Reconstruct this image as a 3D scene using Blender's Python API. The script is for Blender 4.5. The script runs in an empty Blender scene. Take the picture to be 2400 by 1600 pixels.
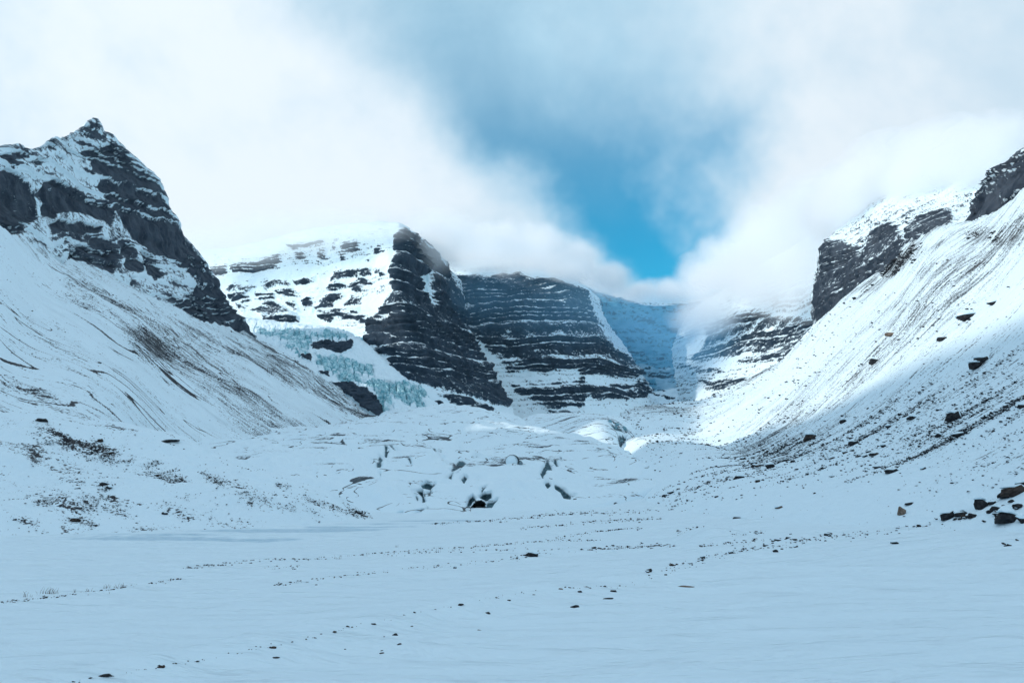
import bpy, math, random
import numpy as np
from mathutils import Vector

# ------------------------------------------------------------------ camera
scene = bpy.context.scene
EYE = 12.5
PITCH = math.atan(0.14)
cam_data = bpy.data.cameras.new("camera")
cam_data.lens = 30.0
cam_data.sensor_width = 36.0
cam_data.clip_start = 0.1
cam_data.clip_end = 60000.0
cam = bpy.data.objects.new("camera", cam_data)
cam.location = (0, 0, EYE)
cam.rotation_euler = (math.pi / 2 + PITCH, 0, 0)
scene.collection.objects.link(cam)
scene.camera = cam

# ------------------------------------------------------------------ light
SUN_AZ = math.radians(-115.0)     # measured from the view direction (+Y), negative is left
SUN_EL = math.radians(20.0)
SUN_DIR = Vector((math.sin(SUN_AZ) * math.cos(SUN_EL), math.cos(SUN_AZ) * math.cos(SUN_EL), math.sin(SUN_EL)))
sun_data = bpy.data.lights.new("sun", 'SUN')
sun_data.energy = 2.4
sun_data.angle = math.radians(0.8)
sun_data.color = (1.0, 0.89, 0.79)
sun = bpy.data.objects.new("sun", sun_data)
sun.rotation_euler = SUN_DIR.to_track_quat('Z', 'Y').to_euler()
sun.location = (-200, -200, 900)
scene.collection.objects.link(sun)

scene.view_settings.view_transform = 'Standard'
scene.view_settings.look = 'None'
scene.view_settings.exposure = 0.33
scene.view_settings.gamma = 1.0
scene.view_settings.use_curve_mapping = False
scene.cycles.max_bounces = 12
scene.cycles.diffuse_bounces = 2
scene.cycles.adaptive_threshold = 0.02
scene.cycles.volume_bounces = 10
scene.cycles.transparent_max_bounces = 8
scene.cycles.volume_step_rate = 1.0
scene.cycles.volume_max_steps = 256
scene.cycles.use_denoising = True
scene.cycles.denoising_prefilter = 'ACCURATE'


class NT:
    """small node-tree helper"""
    def __init__(self, tree):
        self.t = tree
        tree.nodes.clear()

    def n(self, kind, **kw):
        node = self.t.nodes.new(kind)
        for k, v in kw.items():
            setattr(node, k, v)
        return node

    def link(self, a, b):
        self.t.links.new(a, b)

    def put(self, sock, v):
        if isinstance(v, bpy.types.NodeSocket):
            self.link(v, sock)
        elif isinstance(v, (tuple, list)) and len(v) == 3 and sock.type == 'RGBA':
            sock.default_value = (*v, 1.0)
        else:
            sock.default_value = v

    def m(self, op, a, b=0.0, c=None, clamp=False):
        node = self.n('ShaderNodeMath', operation=op, use_clamp=clamp)
        self.put(node.inputs[0], a)
        self.put(node.inputs[1], b)
        if c is not None:
            self.put(node.inputs[2], c)
        return node.outputs[0]

    def vm(self, op, a, b):
        node = self.n('ShaderNodeVectorMath', operation=op)
        self.put(node.inputs[0], a)
        if op == 'SCALE':
            self.put(node.inputs[3], b)
        else:
            self.put(node.inputs[1], b)
        return node.outputs[0]

    def sstep(self, v, a, b, lo=0.0, hi=1.0):
        node = self.n('ShaderNodeMapRange', interpolation_type='SMOOTHSTEP')
        self.put(node.inputs[0], v)
        self.put(node.inputs[1], a)
        self.put(node.inputs[2], b)
        self.put(node.inputs[3], lo)
        self.put(node.inputs[4], hi)
        return node.outputs[0]

    def mix(self, f, a, b):
        node = self.n('ShaderNodeMix', data_type='RGBA')
        self.put(node.inputs[0], f)
        self.put(node.inputs[6], a)
        self.put(node.inputs[7], b)
        return node.outputs[2]

    def noise(self, vec, scale, detail=4.0, rough=0.55, dist=0.0):
        node = self.n('ShaderNodeTexNoise')
        self.put(node.inputs['Vector'], vec)
        node.inputs['Scale'].default_value = scale
        node.inputs['Detail'].default_value = detail
        node.inputs['Roughness'].default_value = rough
        node.inputs['Distortion'].default_value = dist
        return node.outputs[0]

    def comb(self, x, y, z):
        node = self.n('ShaderNodeCombineXYZ')
        for i, v in enumerate((x, y, z)):
            self.put(node.inputs[i], v)
        return node.outputs[0]

    def sep(self, v):
        node = self.n('ShaderNodeSeparateXYZ')
        self.put(node.inputs[0], v)
        return node.outputs

    def attr(self, name):
        return self.n('ShaderNodeAttribute', attribute_name=name).outputs['Fac']


# ------------------------------------------------------------------ world: blue sky with broken cloud
world = bpy.data.worlds.new("World")
scene.world = world
world.use_nodes = True
w = NT(world.node_tree)
sky = w.n('ShaderNodeTexSky', sky_type='NISHITA')
sky.sun_disc = False
sky.sun_elevation = SUN_EL
sky.sun_rotation = SUN_AZ
sky.altitude = 2000
sky.air_density = 1.2
sky.dust_density = 0.2
sky.ozone_density = 3.0
gen = w.n('ShaderNodeTexCoord').outputs['Generated']
gx, gy, gz = w.sep(gen)[0:3]
az = w.m('MULTIPLY', w.m('ARCTAN2', gx, gy), 57.2958)
el = w.m('MULTIPLY', w.m('ARCSINE', gz), 57.2958)
warp = w.n('ShaderNodeTexNoise')
w.put(warp.inputs['Vector'], gen)
warp.inputs['Scale'].default_value = 3.5
warp.inputs['Detail'].default_value = 5.0
warp.inputs['Roughness'].default_value = 0.6
wx, wy, wz = w.sep(warp.outputs['Color'])[0:3]
azw = w.m('ADD', az, w.m('MULTIPLY', w.m('SUBTRACT', wx, 0.5), 24.0))
elw = w.m('ADD', el, w.m('MULTIPLY', w.m('SUBTRACT', wy, 0.5), 10.0))
# the open lane of blue: it starts low over the col and widens up and to the left
azc = w.m('SUBTRACT', 9.6, w.m('MULTIPLY', w.m('SUBTRACT', elw, 13.0), 0.62))
half = w.m('ADD', 5.8, w.m('MULTIPLY', w.m('SUBTRACT', elw, 13.0), 0.55))
off = w.m('DIVIDE', w.m('ABSOLUTE', w.m('SUBTRACT', azw, azc)), w.m('MAXIMUM', half, 2.0))
lane = w.sstep(off, 0.15, 1.45, 1.0, 0.0)
veil_n = w.noise(gen, 5.0, 6.0, 0.6, 0.3)
veil = w.m('ADD', 0.04, w.m('MULTIPLY', w.sstep(elw, 13.0, 30.0), w.m('ADD', 0.2, w.m('MULTIPLY', veil_n, 0.6))))
broken = w.sstep(w.noise(gen, 2.3, 5.0, 0.55), 0.40, 0.58, 0.1, 1.0)
front = w.m('MULTIPLY', w.sstep(w.m('ABSOLUTE', az), 35.0, 75.0, 1.0, 0.0), w.sstep(el, 32.0, 50.0, 1.0, 0.0))
body = w.m('MAXIMUM', broken, front)
cloud = w.m('ADD', w.m('MULTIPLY', body, w.m('SUBTRACT', 1.0, lane)), w.m('MULTIPLY', lane, veil), clamp=True)
blue = w.vm('MULTIPLY', sky.outputs[0], (0.003, 0.100, 0.112))
tone = w.noise(gen, 2.6, 6.0, 0.6, 0.2)
cshade = w.sstep(tone, 0.32, 0.58)
ccol0 = w.mix(cshade, (0.50, 0.64, 0.75), (0.69, 0.765, 0.825))
ccol = w.mix(w.m('MULTIPLY', lane, 0.8), ccol0, (0.50, 0.76, 0.90))
sunward = w.n('ShaderNodeVectorMath', operation='DOT_PRODUCT')
w.put(sunward.inputs[0], gen)
w.put(sunward.inputs[1], tuple(SUN_DIR))
lum_ = w.m('ADD', 1.0, w.m('MULTIPLY', sunward.outputs['Value'], 0.1))
col = w.mix(cloud, blue, w.vm('SCALE', ccol, lum_))
bg = w.n('ShaderNodeBackground')
w.put(bg.inputs[0], col)
bg.inputs[1].default_value = 1.0
out = w.n('ShaderNodeOutputWorld')
w.link(bg.outputs[0], out.inputs[0])

# ------------------------------------------------------------------ numeric helpers
CP, SP = math.cos(PITCH), math.sin(PITCH)
FPX = 2000.0


def W(px, py, Y):
    cx = (px - 1200.0) / FPX
    e = (800.0 - py) / FPX
    yy = CP - e * SP
    zz = SP + e * CP
    k = Y / yy
    return (cx * k, Y, EYE + zz * k)


def proj(P):
    dx, dy, dz = P[..., 0], P[..., 1], P[..., 2] - EYE
    f = dy * CP + dz * SP
    u = -dy * SP + dz * CP
    f = np.where(f < 0.5, 0.5, f)
    return 1200 + FPX * dx / f, 800 - FPX * u / f


def _hash(ix, iy, iz, seed):
    h = (ix.astype(np.uint32) * np.uint32(374761393) + iy.astype(np.uint32) * np.uint32(668265263)
         + iz.astype(np.uint32) * np.uint32(2147483647) + np.uint32(seed * 974711 & 0xffffffff))
    h = (h ^ (h >> np.uint32(13))) * np.uint32(1274126177)
    h = (h ^ (h >> np.uint32(16))) * np.uint32(2246822519)
    return ((h ^ (h >> np.uint32(15))) & np.uint32(0xffffff)).astype(np.float32) / np.float32(0xffffff)


def vnoise(x, y, z=None, seed=1):
    x = np.asarray(x, np.float64); y = np.asarray(y, np.float64)
    fx, fy = np.floor(x), np.floor(y)
    ix, iy = fx.astype(np.int64), fy.astype(np.int64)
    tx = (x - fx).astype(np.float32); ty = (y - fy).astype(np.float32)
    tx = tx * tx * tx * (tx * (tx * 6 - 15) + 10); ty = ty * ty * ty * (ty * (ty * 6 - 15) + 10)

    def plane(iz):
        a = _hash(ix, iy, iz, seed); b = _hash(ix + 1, iy, iz, seed)
        c = _hash(ix, iy + 1, iz, seed); d = _hash(ix + 1, iy + 1, iz, seed)
        a = a + (b - a) * tx
        c = c + (d - c) * tx
        return a + (c - a) * ty
    if z is None:
        return plane(np.zeros_like(ix))
    z = np.asarray(z, np.float64)
    fz = np.floor(z); iz = fz.astype(np.int64)
    tz = (z - fz).astype(np.float32); tz = tz * tz * (3 - 2 * tz)
    p, q = plane(iz), plane(iz + 1)
    return p + (q - p) * tz


def fbm(x, y, z=None, octaves=5, seed=1, gain=0.5, ridged=False):
    s, amp, tot, f = 0.0, 1.0, 0.0, 1.0
    for k in range(octaves):
        v = vnoise(x * f + 13.7 * k, y * f - 7.3 * k, None if z is None else z * f + 3.1 * k, seed + k)
        if ridged:
            v = 1 - np.abs(2 * v - 1)
        s = s + v * amp
        tot += amp
        amp *= gain
        f *= 2.03
    return s / tot


def sm(a, b, v):
    t = np.clip((v - a) / (b - a), 0, 1)
    return t * t * (3 - 2 * t)


def crow(pts, n, smooth=True, s=None):
    """resample a row of (px, py, Y) control points at n parameters"""
    P = np.array([W(*p) for p in pts])
    px = np.array([p[0] for p in pts], float)
    k = (px - px[0]) / (px[-1] - px[0])
    t = np.linspace(0, 1, n) if s is None else s
    if not smooth or len(pts) < 3:
        return np.stack([np.interp(t, k, P[:, i]) for i in range(3)], 1)
    m = np.gradient(P, k, axis=0)
    j = np.clip(np.searchsorted(k, t, side='right') - 1, 0, len(k) - 2)
    h = (k[j + 1] - k[j])[:, None]
    u = ((t - k[j])[:, None]) / h
    return ((2 * u**3 - 3 * u**2 + 1) * P[j] + (u**3 - 2 * u**2 + u) * h * m[j]
            + (-2 * u**3 + 3 * u**2) * P[j + 1] + (u**3 - u**2) * h * m[j + 1])


def loft(rows, knots, nu, nv, smooth=(), tsmooth=True):
    """rows: arrays (nu,3); knots: their t; returns (nv,nu,3)"""
    R = np.stack(rows)
    k = np.array(knots, float)
    t = np.linspace(0, k[-1], nv)
    j = np.clip(np.searchsorted(k, t, side='right') - 1, 0, len(k) - 2)
    h = (k[j + 1] - k[j])[:, None, None]
    u = ((t - k[j])[:, None, None]) / h
    if not tsmooth or len(rows) < 3:
        return R[j] * (1 - u) + R[j + 1] * u
    hk = np.diff(k)[:, None, None]
    dk = np.diff(R, axis=0) / hk
    m = np.zeros_like(R)
    w1 = 2 * hk[1:] + hk[:-1]
    w2 = hk[1:] + 2 * hk[:-1]
    same = dk[:-1] * dk[1:] > 0
    with np.errstate(divide='ignore', invalid='ignore'):
        hm = (w1 + w2) / (w1 / dk[:-1] + w2 / dk[1:])
    m[1:-1] = np.where(same, hm, 0.0)
    m[0] = dk[0]
    m[-1] = dk[-1]
    return ((2 * u**3 - 3 * u**2 + 1) * R[j] + (u**3 - 2 * u**2 + u) * h * m[j]
            + (-2 * u**3 + 3 * u**2) * R[j + 1] + (u**3 - u**2) * h * m[j + 1])


def N(v):
    """noise rescaled to zero mean and unit spread"""
    return (v - v.mean()) / (v.std() + 1e-9)


def gnormals(G):
    du = np.gradient(G, axis=1)
    dv = np.gradient(G, axis=0)
    n = np.cross(du, dv)
    n /= np.linalg.norm(n, axis=2, keepdims=True) + 1e-9
    return n


def polyfield(px, py, poly, soft):
    """1 inside the outline, 0 outside, blending over `soft` units"""
    P = np.array(poly, float)
    x0, y0 = P.min(0) - soft
    x1, y1 = P.max(0) + soft
    res = np.zeros(px.shape, np.float32)
    sel = (px > x0) & (px < x1) & (py > y0) & (py < y1)
    if not sel.any():
        return res
    X, Y = px[sel], py[sel]
    best = np.full(X.shape, 1e9)
    inside = np.zeros(X.shape, bool)
    for i in range(len(P)):
        a, b = P[i], P[(i + 1) % len(P)]
        d = b - a
        L = (d * d).sum() + 1e-9
        u = np.clip(((X - a[0]) * d[0] + (Y - a[1]) * d[1]) / L, 0, 1)
        best = np.minimum(best, np.hypot(X - a[0] - u * d[0], Y - a[1] - u * d[1]))
        cond = (a[1] > Y) != (b[1] > Y)
        with np.errstate(divide='ignore', invalid='ignore'):
            xi = a[0] + (Y - a[1]) * d[0] / (d[1] if d[1] != 0 else 1e-9)
        inside ^= cond & (X < xi)
    sd = np.where(inside, best, -best)
    res[sel] = sm(-soft, soft, sd)
    return res


def tr(pts, ox, oy, k):
    return [(ox + x * k, oy + y * k) for x, y in pts]


SURF = {}


def grid_object(name, G, mat, label, attrs=None, kind='structure', smooth=True, keep=None, category=None):
    nv, nu, _ = G.shape
    me = bpy.data.meshes.new(name)
    idx = np.arange(nv * nu).reshape(nv, nu)
    q = np.stack([idx[:-1, :-1], idx[:-1, 1:], idx[1:, 1:], idx[1:, :-1]], -1).reshape(-1, 4)
    if keep is not None:
        q = q[keep.reshape(-1)]
    nf = len(q)
    me.vertices.add(nv * nu)
    me.vertices.foreach_set('co', G.reshape(-1).astype(np.float32))
    me.loops.add(nf * 4)
    me.loops.foreach_set('vertex_index', q.reshape(-1).astype(np.int32))
    me.polygons.add(nf)
    me.polygons.foreach_set('loop_start', np.arange(0, nf * 4, 4, dtype=np.int32))
    me.polygons.foreach_set('use_smooth', np.full(nf, smooth, bool))
    me.update(calc_edges=True)
    for k, v in (attrs or {}).items():
        a = me.attributes.new(k, 'FLOAT', 'POINT')
        a.data.foreach_set('value', v.reshape(-1).astype(np.float32))
    me.materials.append(mat)
    o = bpy.data.objects.new(name, me)
    scene.collection.objects.link(o)
    o['kind'] = kind
    o['label'] = label
    if category:
        o['category'] = category
    px, py = proj(G)
    SURF[name] = (G.reshape(-1, 3), px.reshape(-1), py.reshape(-1))
    return o


# ------------------------------------------------------------------ materials
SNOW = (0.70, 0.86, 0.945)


def snow_rock(name, rock=((0.022, 0.026, 0.032), (0.085, 0.080, 0.078)), fine=1.2, fine_amp=0.25, ice=None,
              streaks=(), tint=None, bump=0.25, soft=0.10, rock_scale=0.15, snow_bump_scale=0.8, bump_dist=0.3, bump_strength=0.5, rough=0.65, bump_aniso=None, cracks=()):
    mat = bpy.data.materials.new(name)
    mat.use_nodes = True
    g = NT(mat.node_tree)
    pos = g.n('ShaderNodeNewGeometry').outputs['Position']
    v = g.attr('rock')
    if fine_amp:
        v = g.m('ADD', v, g.m('MULTIPLY', g.m('SUBTRACT', g.noise(pos, fine, 4.0, rough), 0.5), fine_amp * 2))
    for (sx, sy, sz, shear, wgt, det) in streaks:
        x, y, z = g.sep(pos)[0:3]
        sv = g.comb(g.m('MULTIPLY', x, sx), g.m('ADD', g.m('MULTIPLY', y, sy), g.m('MULTIPLY', x, shear)), g.m('MULTIPLY', z, sz))
        v = g.m('ADD', v, g.m('MULTIPLY', g.m('SUBTRACT', g.noise(sv, 1.0, det, 0.62, 0.15), 0.5), wgt))
    for (sx, sy, sz, wid, lo_, hi_) in cracks:
        x, y, z = g.sep(pos)[0:3]
        cv = g.comb(g.m('MULTIPLY', x, sx), g.m('MULTIPLY', y, sy), g.m('MULTIPLY', z, sz))
        cn = g.noise(cv, 1.0, 2.0, 0.5, 0.5)
        line = g.sstep(g.m('ABSOLUTE', g.m('SUBTRACT', cn, 0.5)), 0.0, wid, 1.0, 0.0)
        gate = g.sstep(g.noise(pos, sx * 0.9, 2.0, 0.6), lo_, hi_)
        v = g.m('ADD', v, g.m('MULTIPLY', g.m('MULTIPLY', line, gate), 0.75))
    f = g.sstep(v, 0.5 - soft, 0.5 + soft)
    rn = g.noise(pos, rock_scale, 4.0, 0.65)
    rc = g.mix(g.sstep(rn, 0.3, 0.7), rock[0], rock[1])
    if tint:
        rc = g.mix(g.attr('tint'), rc, tint)
    sc = SNOW
    if ice:
        ia = g.attr('ice')
        inz = g.noise(pos, ice[2], 4.0, 0.65, 0.4)
        iv = g.sstep(g.m('ADD', ia, g.m('MULTIPLY', g.m('SUBTRACT', inz, 0.5), ice[3])), 0.35, 0.7)
        icol = g.mix(g.sstep(g.noise(pos, ice[2] * 2.3, 2.0, 0.6), 0.3, 0.7), ice[0], ice[1])
        sc = g.mix(iv, SNOW, icol)
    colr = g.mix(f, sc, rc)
    bs = g.n('ShaderNodeBsdfPrincipled')
    g.put(bs.inputs['Base Color'], colr)
    bs.inputs['Roughness'].default_value = 0.85
    bs.inputs['Specular IOR Level'].default_value = 0.12
    if bump_aniso:
        x, y, z = g.sep(pos)[0:3]
        bv = g.comb(g.m('ADD', g.m('MULTIPLY', x, bump_aniso[0]), g.m('MULTIPLY', y, bump_aniso[2])), g.m('MULTIPLY', y, bump_aniso[1]), 0.0)
        bn = g.noise(bv, snow_bump_scale, 4.0, 0.55, 0.6)
    else:
        bn = g.noise(pos, snow_bump_scale, 3.0, 0.6)
    bp = g.n('ShaderNodeBump')
    bp.inputs['Strength'].default_value = bump_strength
    bp.inputs['Distance'].default_value = bump_dist
    g.put(bp.inputs['Height'], bn)
    g.link(bp.outputs[0], bs.inputs['Normal'])
    o = g.n('ShaderNodeOutputMaterial')
    g.link(bs.outputs[0], o.inputs[0])
    return mat


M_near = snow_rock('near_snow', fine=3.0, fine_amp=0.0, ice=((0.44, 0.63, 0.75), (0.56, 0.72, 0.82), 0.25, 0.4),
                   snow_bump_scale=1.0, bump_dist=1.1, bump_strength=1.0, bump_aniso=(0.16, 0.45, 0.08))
M_left = snow_rock('left_slope_snow', rock=((0.022, 0.028, 0.036), (0.075, 0.08, 0.088)), fine=0.9, fine_amp=0.6,
                   streaks=((0.03, 0.11, 0.01, 0.02, 0.8, 3.0), (0.11, 0.62, 0.05, 0.05, 0.95, 3.0)), cracks=((0.008, 0.03, 0.01, 0.010, 0.48, 0.64),), tint=(0.066, 0.068, 0.074), snow_bump_scale=0.3, bump_dist=1.0)
M_right = snow_rock('right_slope_snow', rock=((0.018, 0.024, 0.032), (0.065, 0.07, 0.078)), fine=1.4, fine_amp=0.65,
                    streaks=((0.035, 0.14, 0.01, -0.02, 0.8, 3.0), (0.13, 0.75, 0.06, -0.05, 0.95, 3.0)), snow_bump_scale=0.4, bump_dist=0.8)
M_moraine = snow_rock('moraine_snow', rock=((0.016, 0.02, 0.026), (0.06, 0.06, 0.064)), fine=1.5, fine_amp=0.85, rock_scale=0.4,
                      streaks=((0.06, 0.22, 0.3, 0.12, 0.8, 3.0),), tint=(0.050, 0.050, 0.053), snow_bump_scale=0.5, bump_dist=0.5)
M_glacier = snow_rock('glacier_snow', rock=((0.035, 0.05, 0.065), (0.12, 0.15, 0.17)), fine=0.9, fine_amp=0.3,
                      streaks=((0.05, 0.03, 1.1, 0.0, 1.1, 4.0),), cracks=((0.035, 0.02, 0.14, 0.016, 0.48, 0.64), (0.09, 0.05, 0.3, 0.02, 0.55, 0.66)),
                      ice=((0.03, 0.07, 0.09), (0.10, 0.19, 0.23), 0.25, 0.45), snow_bump_scale=0.25, bump_dist=0.8)
M_peak = snow_rock('peak_rock', soft=0.2, fine=0.3, fine_amp=0.75, rock_scale=0.03, snow_bump_scale=0.12, bump_dist=3.0, rough=0.7, streaks=((0.05, 0.05, 0.25, 0.0, 0.5, 3.0),),
                   rock=((0.018, 0.029, 0.046), (0.066, 0.086, 0.112)))
M_far = snow_rock('headwall_rock', soft=0.22, fine=0.13, fine_amp=0.8, rock_scale=0.02, snow_bump_scale=0.05, bump_dist=8.0, rough=0.7, streaks=((0.016, 0.016, 0.12, 0.0, 0.6, 3.0),),
                  rock=((0.009, 0.019, 0.033), (0.036, 0.056, 0.082)),
                  ice=((0.22, 0.50, 0.60), (0.55, 0.78, 0.84), 0.012, 0.5))
M_saddle = snow_rock('saddle_shade_and_ice', fine=0.07, fine_amp=0.3, rock_scale=0.02, snow_bump_scale=0.04, bump_dist=10.0, rough=0.7, streaks=((0.016, 0.016, 0.12, 0.0, 0.5, 3.0),),
                     rock=((0.009, 0.019, 0.033), (0.036, 0.056, 0.082)), ice=((0.05, 0.23, 0.37), (0.12, 0.34, 0.48), 0.008, 0.35))  # blue shade on the col snow painted in as ice colour; lower part icefall
M_icefall = snow_rock('icefall_ice', fine=0.06, fine_amp=0.18, rock_scale=0.02, snow_bump_scale=0.06, bump_dist=8.0,
                      rock=((0.009, 0.019, 0.033), (0.036, 0.056, 0.082)),
                      ice=((0.10, 0.34, 0.43), (0.48, 0.74, 0.81), 0.045, 1.1))

# ------------------------------------------------------------------ valley floor
LIP = [(-400, -420), (-60, -15), (-17.9, 36.1), (-8, 49), (2.7, 62.0), (13.5, 66.5), (30, 69), (60, 70), (400, 71)]


def ground_z(x, y):
    x = np.asarray(x, float); y = np.asarray(y, float)
    r = np.hypot(x, y)
    lip = np.interp(x, [p[0] for p in LIP], [p[1] for p in LIP]) + 1.6 * (fbm(x / 9.0, y / 30.0, seed=5, octaves=3) - 0.5)
    d = lip - y
    step = sm(-3.5, 0.6, d)
    shelf = 3.3 + 0.75 * np.exp(-((d - 1.0) / 5.0) ** 2) * sm(40, 10, x) + 7.3 * np.exp(-r / 13.0) + 0.035 * np.clip(x, 0, 60)
    rise = 4.6 * sm(2, 62, x - 0.08 * y + 10)
    far = sm(450, 230, r)
    plain = 0.9 * sm(60, 0, -d) + rise * far
    z = np.maximum(plain + (shelf - plain) * step, plain)
    drift = (fbm(x / 16.0 + y / 60.0, y / 5.0, seed=11, octaves=4) - 0.5)
    z = z + drift * 0.8 * sm(3, 25, r) * sm(3000, 300, r)
    z = z + (fbm(x / 4.0 + y / 14.0, y / 1.3, seed=21, octaves=4) - 0.5) * 0.2
    # low gravel bars that carry the lines of stones
    for (xa, ya, xb, yb, h, wd) in BARS:
        L = math.hypot(xb - xa, yb - ya)
        ux, uy = (xb - xa) / L, (yb - ya) / L
        s = (x - xa) * ux + (y - ya) * uy
        q = -(x - xa) * uy + (y - ya) * ux + 2.4 * (vnoise(s / 12.0, s * 0 + 3.3, seed=31) - 0.5)
        z = z + h * np.exp(-(q / wd) ** 2) * sm(-6, 5, s) * sm(-6, 5, L - s)
    return z


def PZ(px, py, z=0.0):
    """point where the view ray through a picture point meets height z"""
    p = W(px, py, 1.0)
    k = (z - EYE) / (p[2] - EYE)
    return (p[0] * k, k)


BARS = []
for (pa, pb, h, wd) in [((430, 1332), (690, 1310), 0.35, 1.6), ((690, 1312), (1230, 1272), 0.2, 1.4),
                        ((0, 1412), (430, 1356), 0.2, 1.2), ((650, 1370), (1230, 1308), 0.25, 1.2),
                        ((1200, 1305), (1580, 1276), 0.45, 1.6)]:
    a, b = PZ(*pa), PZ(*pb)
    BARS.append((a[0], a[1], b[0], b[1], h, wd))
a, b = PZ(1500, 1360, 2.6), PZ(1900, 1262, 3.0)
BARS.append((a[0], a[1], b[0], b[1], 0.6, 1.6))
MOUND = PZ(1665, 1240, 3.5)

azs = np.concatenate([np.linspace(-180, -42, 40)[:-1], np.linspace(-42, 42, 620), np.linspace(42, 180, 40)[1:]])
rs = np.concatenate([np.geomspace(1.0, 25, 40)[:-1], np.geomspace(25, 330, 300)[:-1], np.geomspace(330, 40000, 24)])
A, R = np.meshgrid(np.radians(azs), rs)
gx_, gy_ = R * np.sin(A), R * np.cos(A)
gz_ = ground_z(gx_, gy_)
gz_ = gz_ + 2.2 * np.exp(-((gx_ - MOUND[0]) / 4.6) ** 2 - ((gy_ - MOUND[1]) / 6.0) ** 2)
gz_ = np.where(R > 700, gz_ - np.minimum((R - 700) * 0.02, 60), gz_)
G = np.stack([gx_, gy_, gz_], 2)
px, py = proj(G)
wv = 14 * (fbm(gx_ / 14, gy_ / 5, seed=41, octaves=4) - 0.5)
lake = polyfield(px + 4 * wv, py + wv * 0.5, [(-20, 1262), (150, 1266), (330, 1272), (560, 1275), (700, 1262), (900, 1240), (1130, 1222),
                                  (1130, 1216), (880, 1220), (640, 1237), (300, 1250), (-20, 1254)], 6.0)
lake = lake * np.clip(0.55 + 0.28 * N(fbm(gx_ / 45, gy_ / 3.5, seed=44, octaves=5)), 0, 1.1)
rk = np.zeros(px.shape)
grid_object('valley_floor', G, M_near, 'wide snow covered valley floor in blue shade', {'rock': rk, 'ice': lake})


def gz_at(x, y):
    z = float(ground_z(np.array([x]), np.array([y]))[0])
    return z + 2.2 * math.exp(-((x - MOUND[0]) / 4.6) ** 2 - ((y - MOUND[1]) / 6.0) ** 2)


# ------------------------------------------------------------------ left valley side (fall line runs to +x)
nu, nv = 760, 350
top = [(-260, 400, 420), (-120, 480, 500), (0, 541, 600), (105, 595, 780), (221, 636, 1000), (368, 702, 1230), (509, 762, 1540),
       (596, 790, 1900), (720, 860, 2000), (790, 920, 1850), (850, 965, 1600), (912, 985, 1300)]
bot = [(-340, 1085, 190), (0, 1075, 215), (250, 1070, 240), (383, 1050, 330), (517, 1045, 420), (631, 1055, 500), (727, 1042, 640),
       (804, 1030, 830), (900, 1005, 1150)]
r0 = crow(bot, nu); r1 = crow(top, nu)
r_1 = r0 + np.array([18.0, 0, -16.0])
rb = r1 + np.array([-15.0, 30, -10.0])
G = loft([r_1, r0, r1, rb], [0, 0.06, 0.94, 1.0], nu, nv, tsmooth=False)
x, y, z = G[..., 0].copy(), G[..., 1].copy(), G[..., 2].copy()
dist = np.hypot(x, y)
lum = (fbm(x / 90, y / 120, seed=51, octaves=4) - 0.5)
rib = fbm(y / 26 + x / 300, x / 260, seed=52, octaves=4, ridged=True) - 0.6
amp = np.clip(dist / 400, 0.4, 3.0)
hh = 9 * lum * amp + 5 * rib * amp + 0.8 * (fbm(x / 6, y / 6, seed=53, octaves=3) - 0.5)
G[..., 2] += hh * 0.8
G[..., 0] += hh * 0.35
px, py = proj(G)
patch = fbm(x / 110, y / 150, seed=56, octaves=4)
wob = 16 * (fbm(x / 40, y / 40, seed=57, octaves=3) - 0.5)
scree = polyfield(px + wob, py + wob, [(262, 738), (330, 735), (430, 752), (500, 815), (565, 880), (602, 938), (570, 934), (500, 872),
                                         (440, 858), (400, 840), (345, 848), (305, 800)], 22)
ledges = polyfield(px + wob, py + wob, [(285, 770), (340, 760), (390, 790), (415, 830), (365, 850), (330, 835), (300, 800)], 12)
upper = polyfield(px + wob, py + wob, [(140, 655), (190, 660), (260, 690), (330, 720), (300, 740), (200, 720), (150, 690)], 15)
band = polyfield(px + wob, py + wob, [(0, 880), (80, 900), (200, 965), (260, 1000), (330, 1040), (300, 1050), (150, 960), (0, 920)], 14)
edge = polyfield(px + wob, py + wob, [(596, 785), (640, 815), (720, 862), (790, 920), (850, 965), (905, 985), (850, 985), (770, 945), (700, 880), (620, 830)], 12)
score = 0.6 * N(patch) + 0.85 * scree + 0.8 * ledges + 0.9 * upper + 0.8 * band + 0.9 * edge
rk = 0.5 + 0.16 * (score - 1.15)
HILL_DEN = np.clip(ledges + 0.6 * upper + 0.5 * band + 0.45 * edge + 0.25 * scree, 0, 1).reshape(-1)
strk = np.clip(scree * 1.1 - ledges, 0, 1)
grid_object('hillside', G, M_left, 'long snowy scree slope streaked with dark fall lines below the rocky peak', {'rock': rk, 'tint': strk})

# unseen valley side added beside and behind the camera to shade the valley
nu, nv = 120, 60
yy_ = np.linspace(-2600, 900, nu)
hgt = np.interp(yy_, [-2600, -1400, -317, -35, 60, 120, 185, 235, 450, 700, 900], [560, 560, 506, 486, 432, 405, 412, 515, 575, 640, 600])  # crest notch shaped so the sun reaches only the humps and upper slope
tt = np.linspace(0, 1, nv)[:, None]
toe = np.interp(yy_, [-2600, 0, 150, 520, 900], [-120, -120, -190, -480, -760])
prof = np.clip(tt / 0.7, 0, 1)
gx2 = toe[None] + (-1000 - toe[None]) * prof - np.clip((tt - 0.7) / 0.3, 0, 1) * 900
gz2 = -6 + hgt[None] * prof ** 1.15 - np.clip((tt - 0.7) / 0.3, 0, 1) * hgt[None] * 1.0
gy2 = np.broadcast_to(yy_[None], gx2.shape)
G = np.stack([gx2, gy2, gz2], 2)
G[..., 2] += 30 * (fbm(gx2 / 160, gy2 / 160, seed=58, octaves=4) - 0.5) * prof
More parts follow.
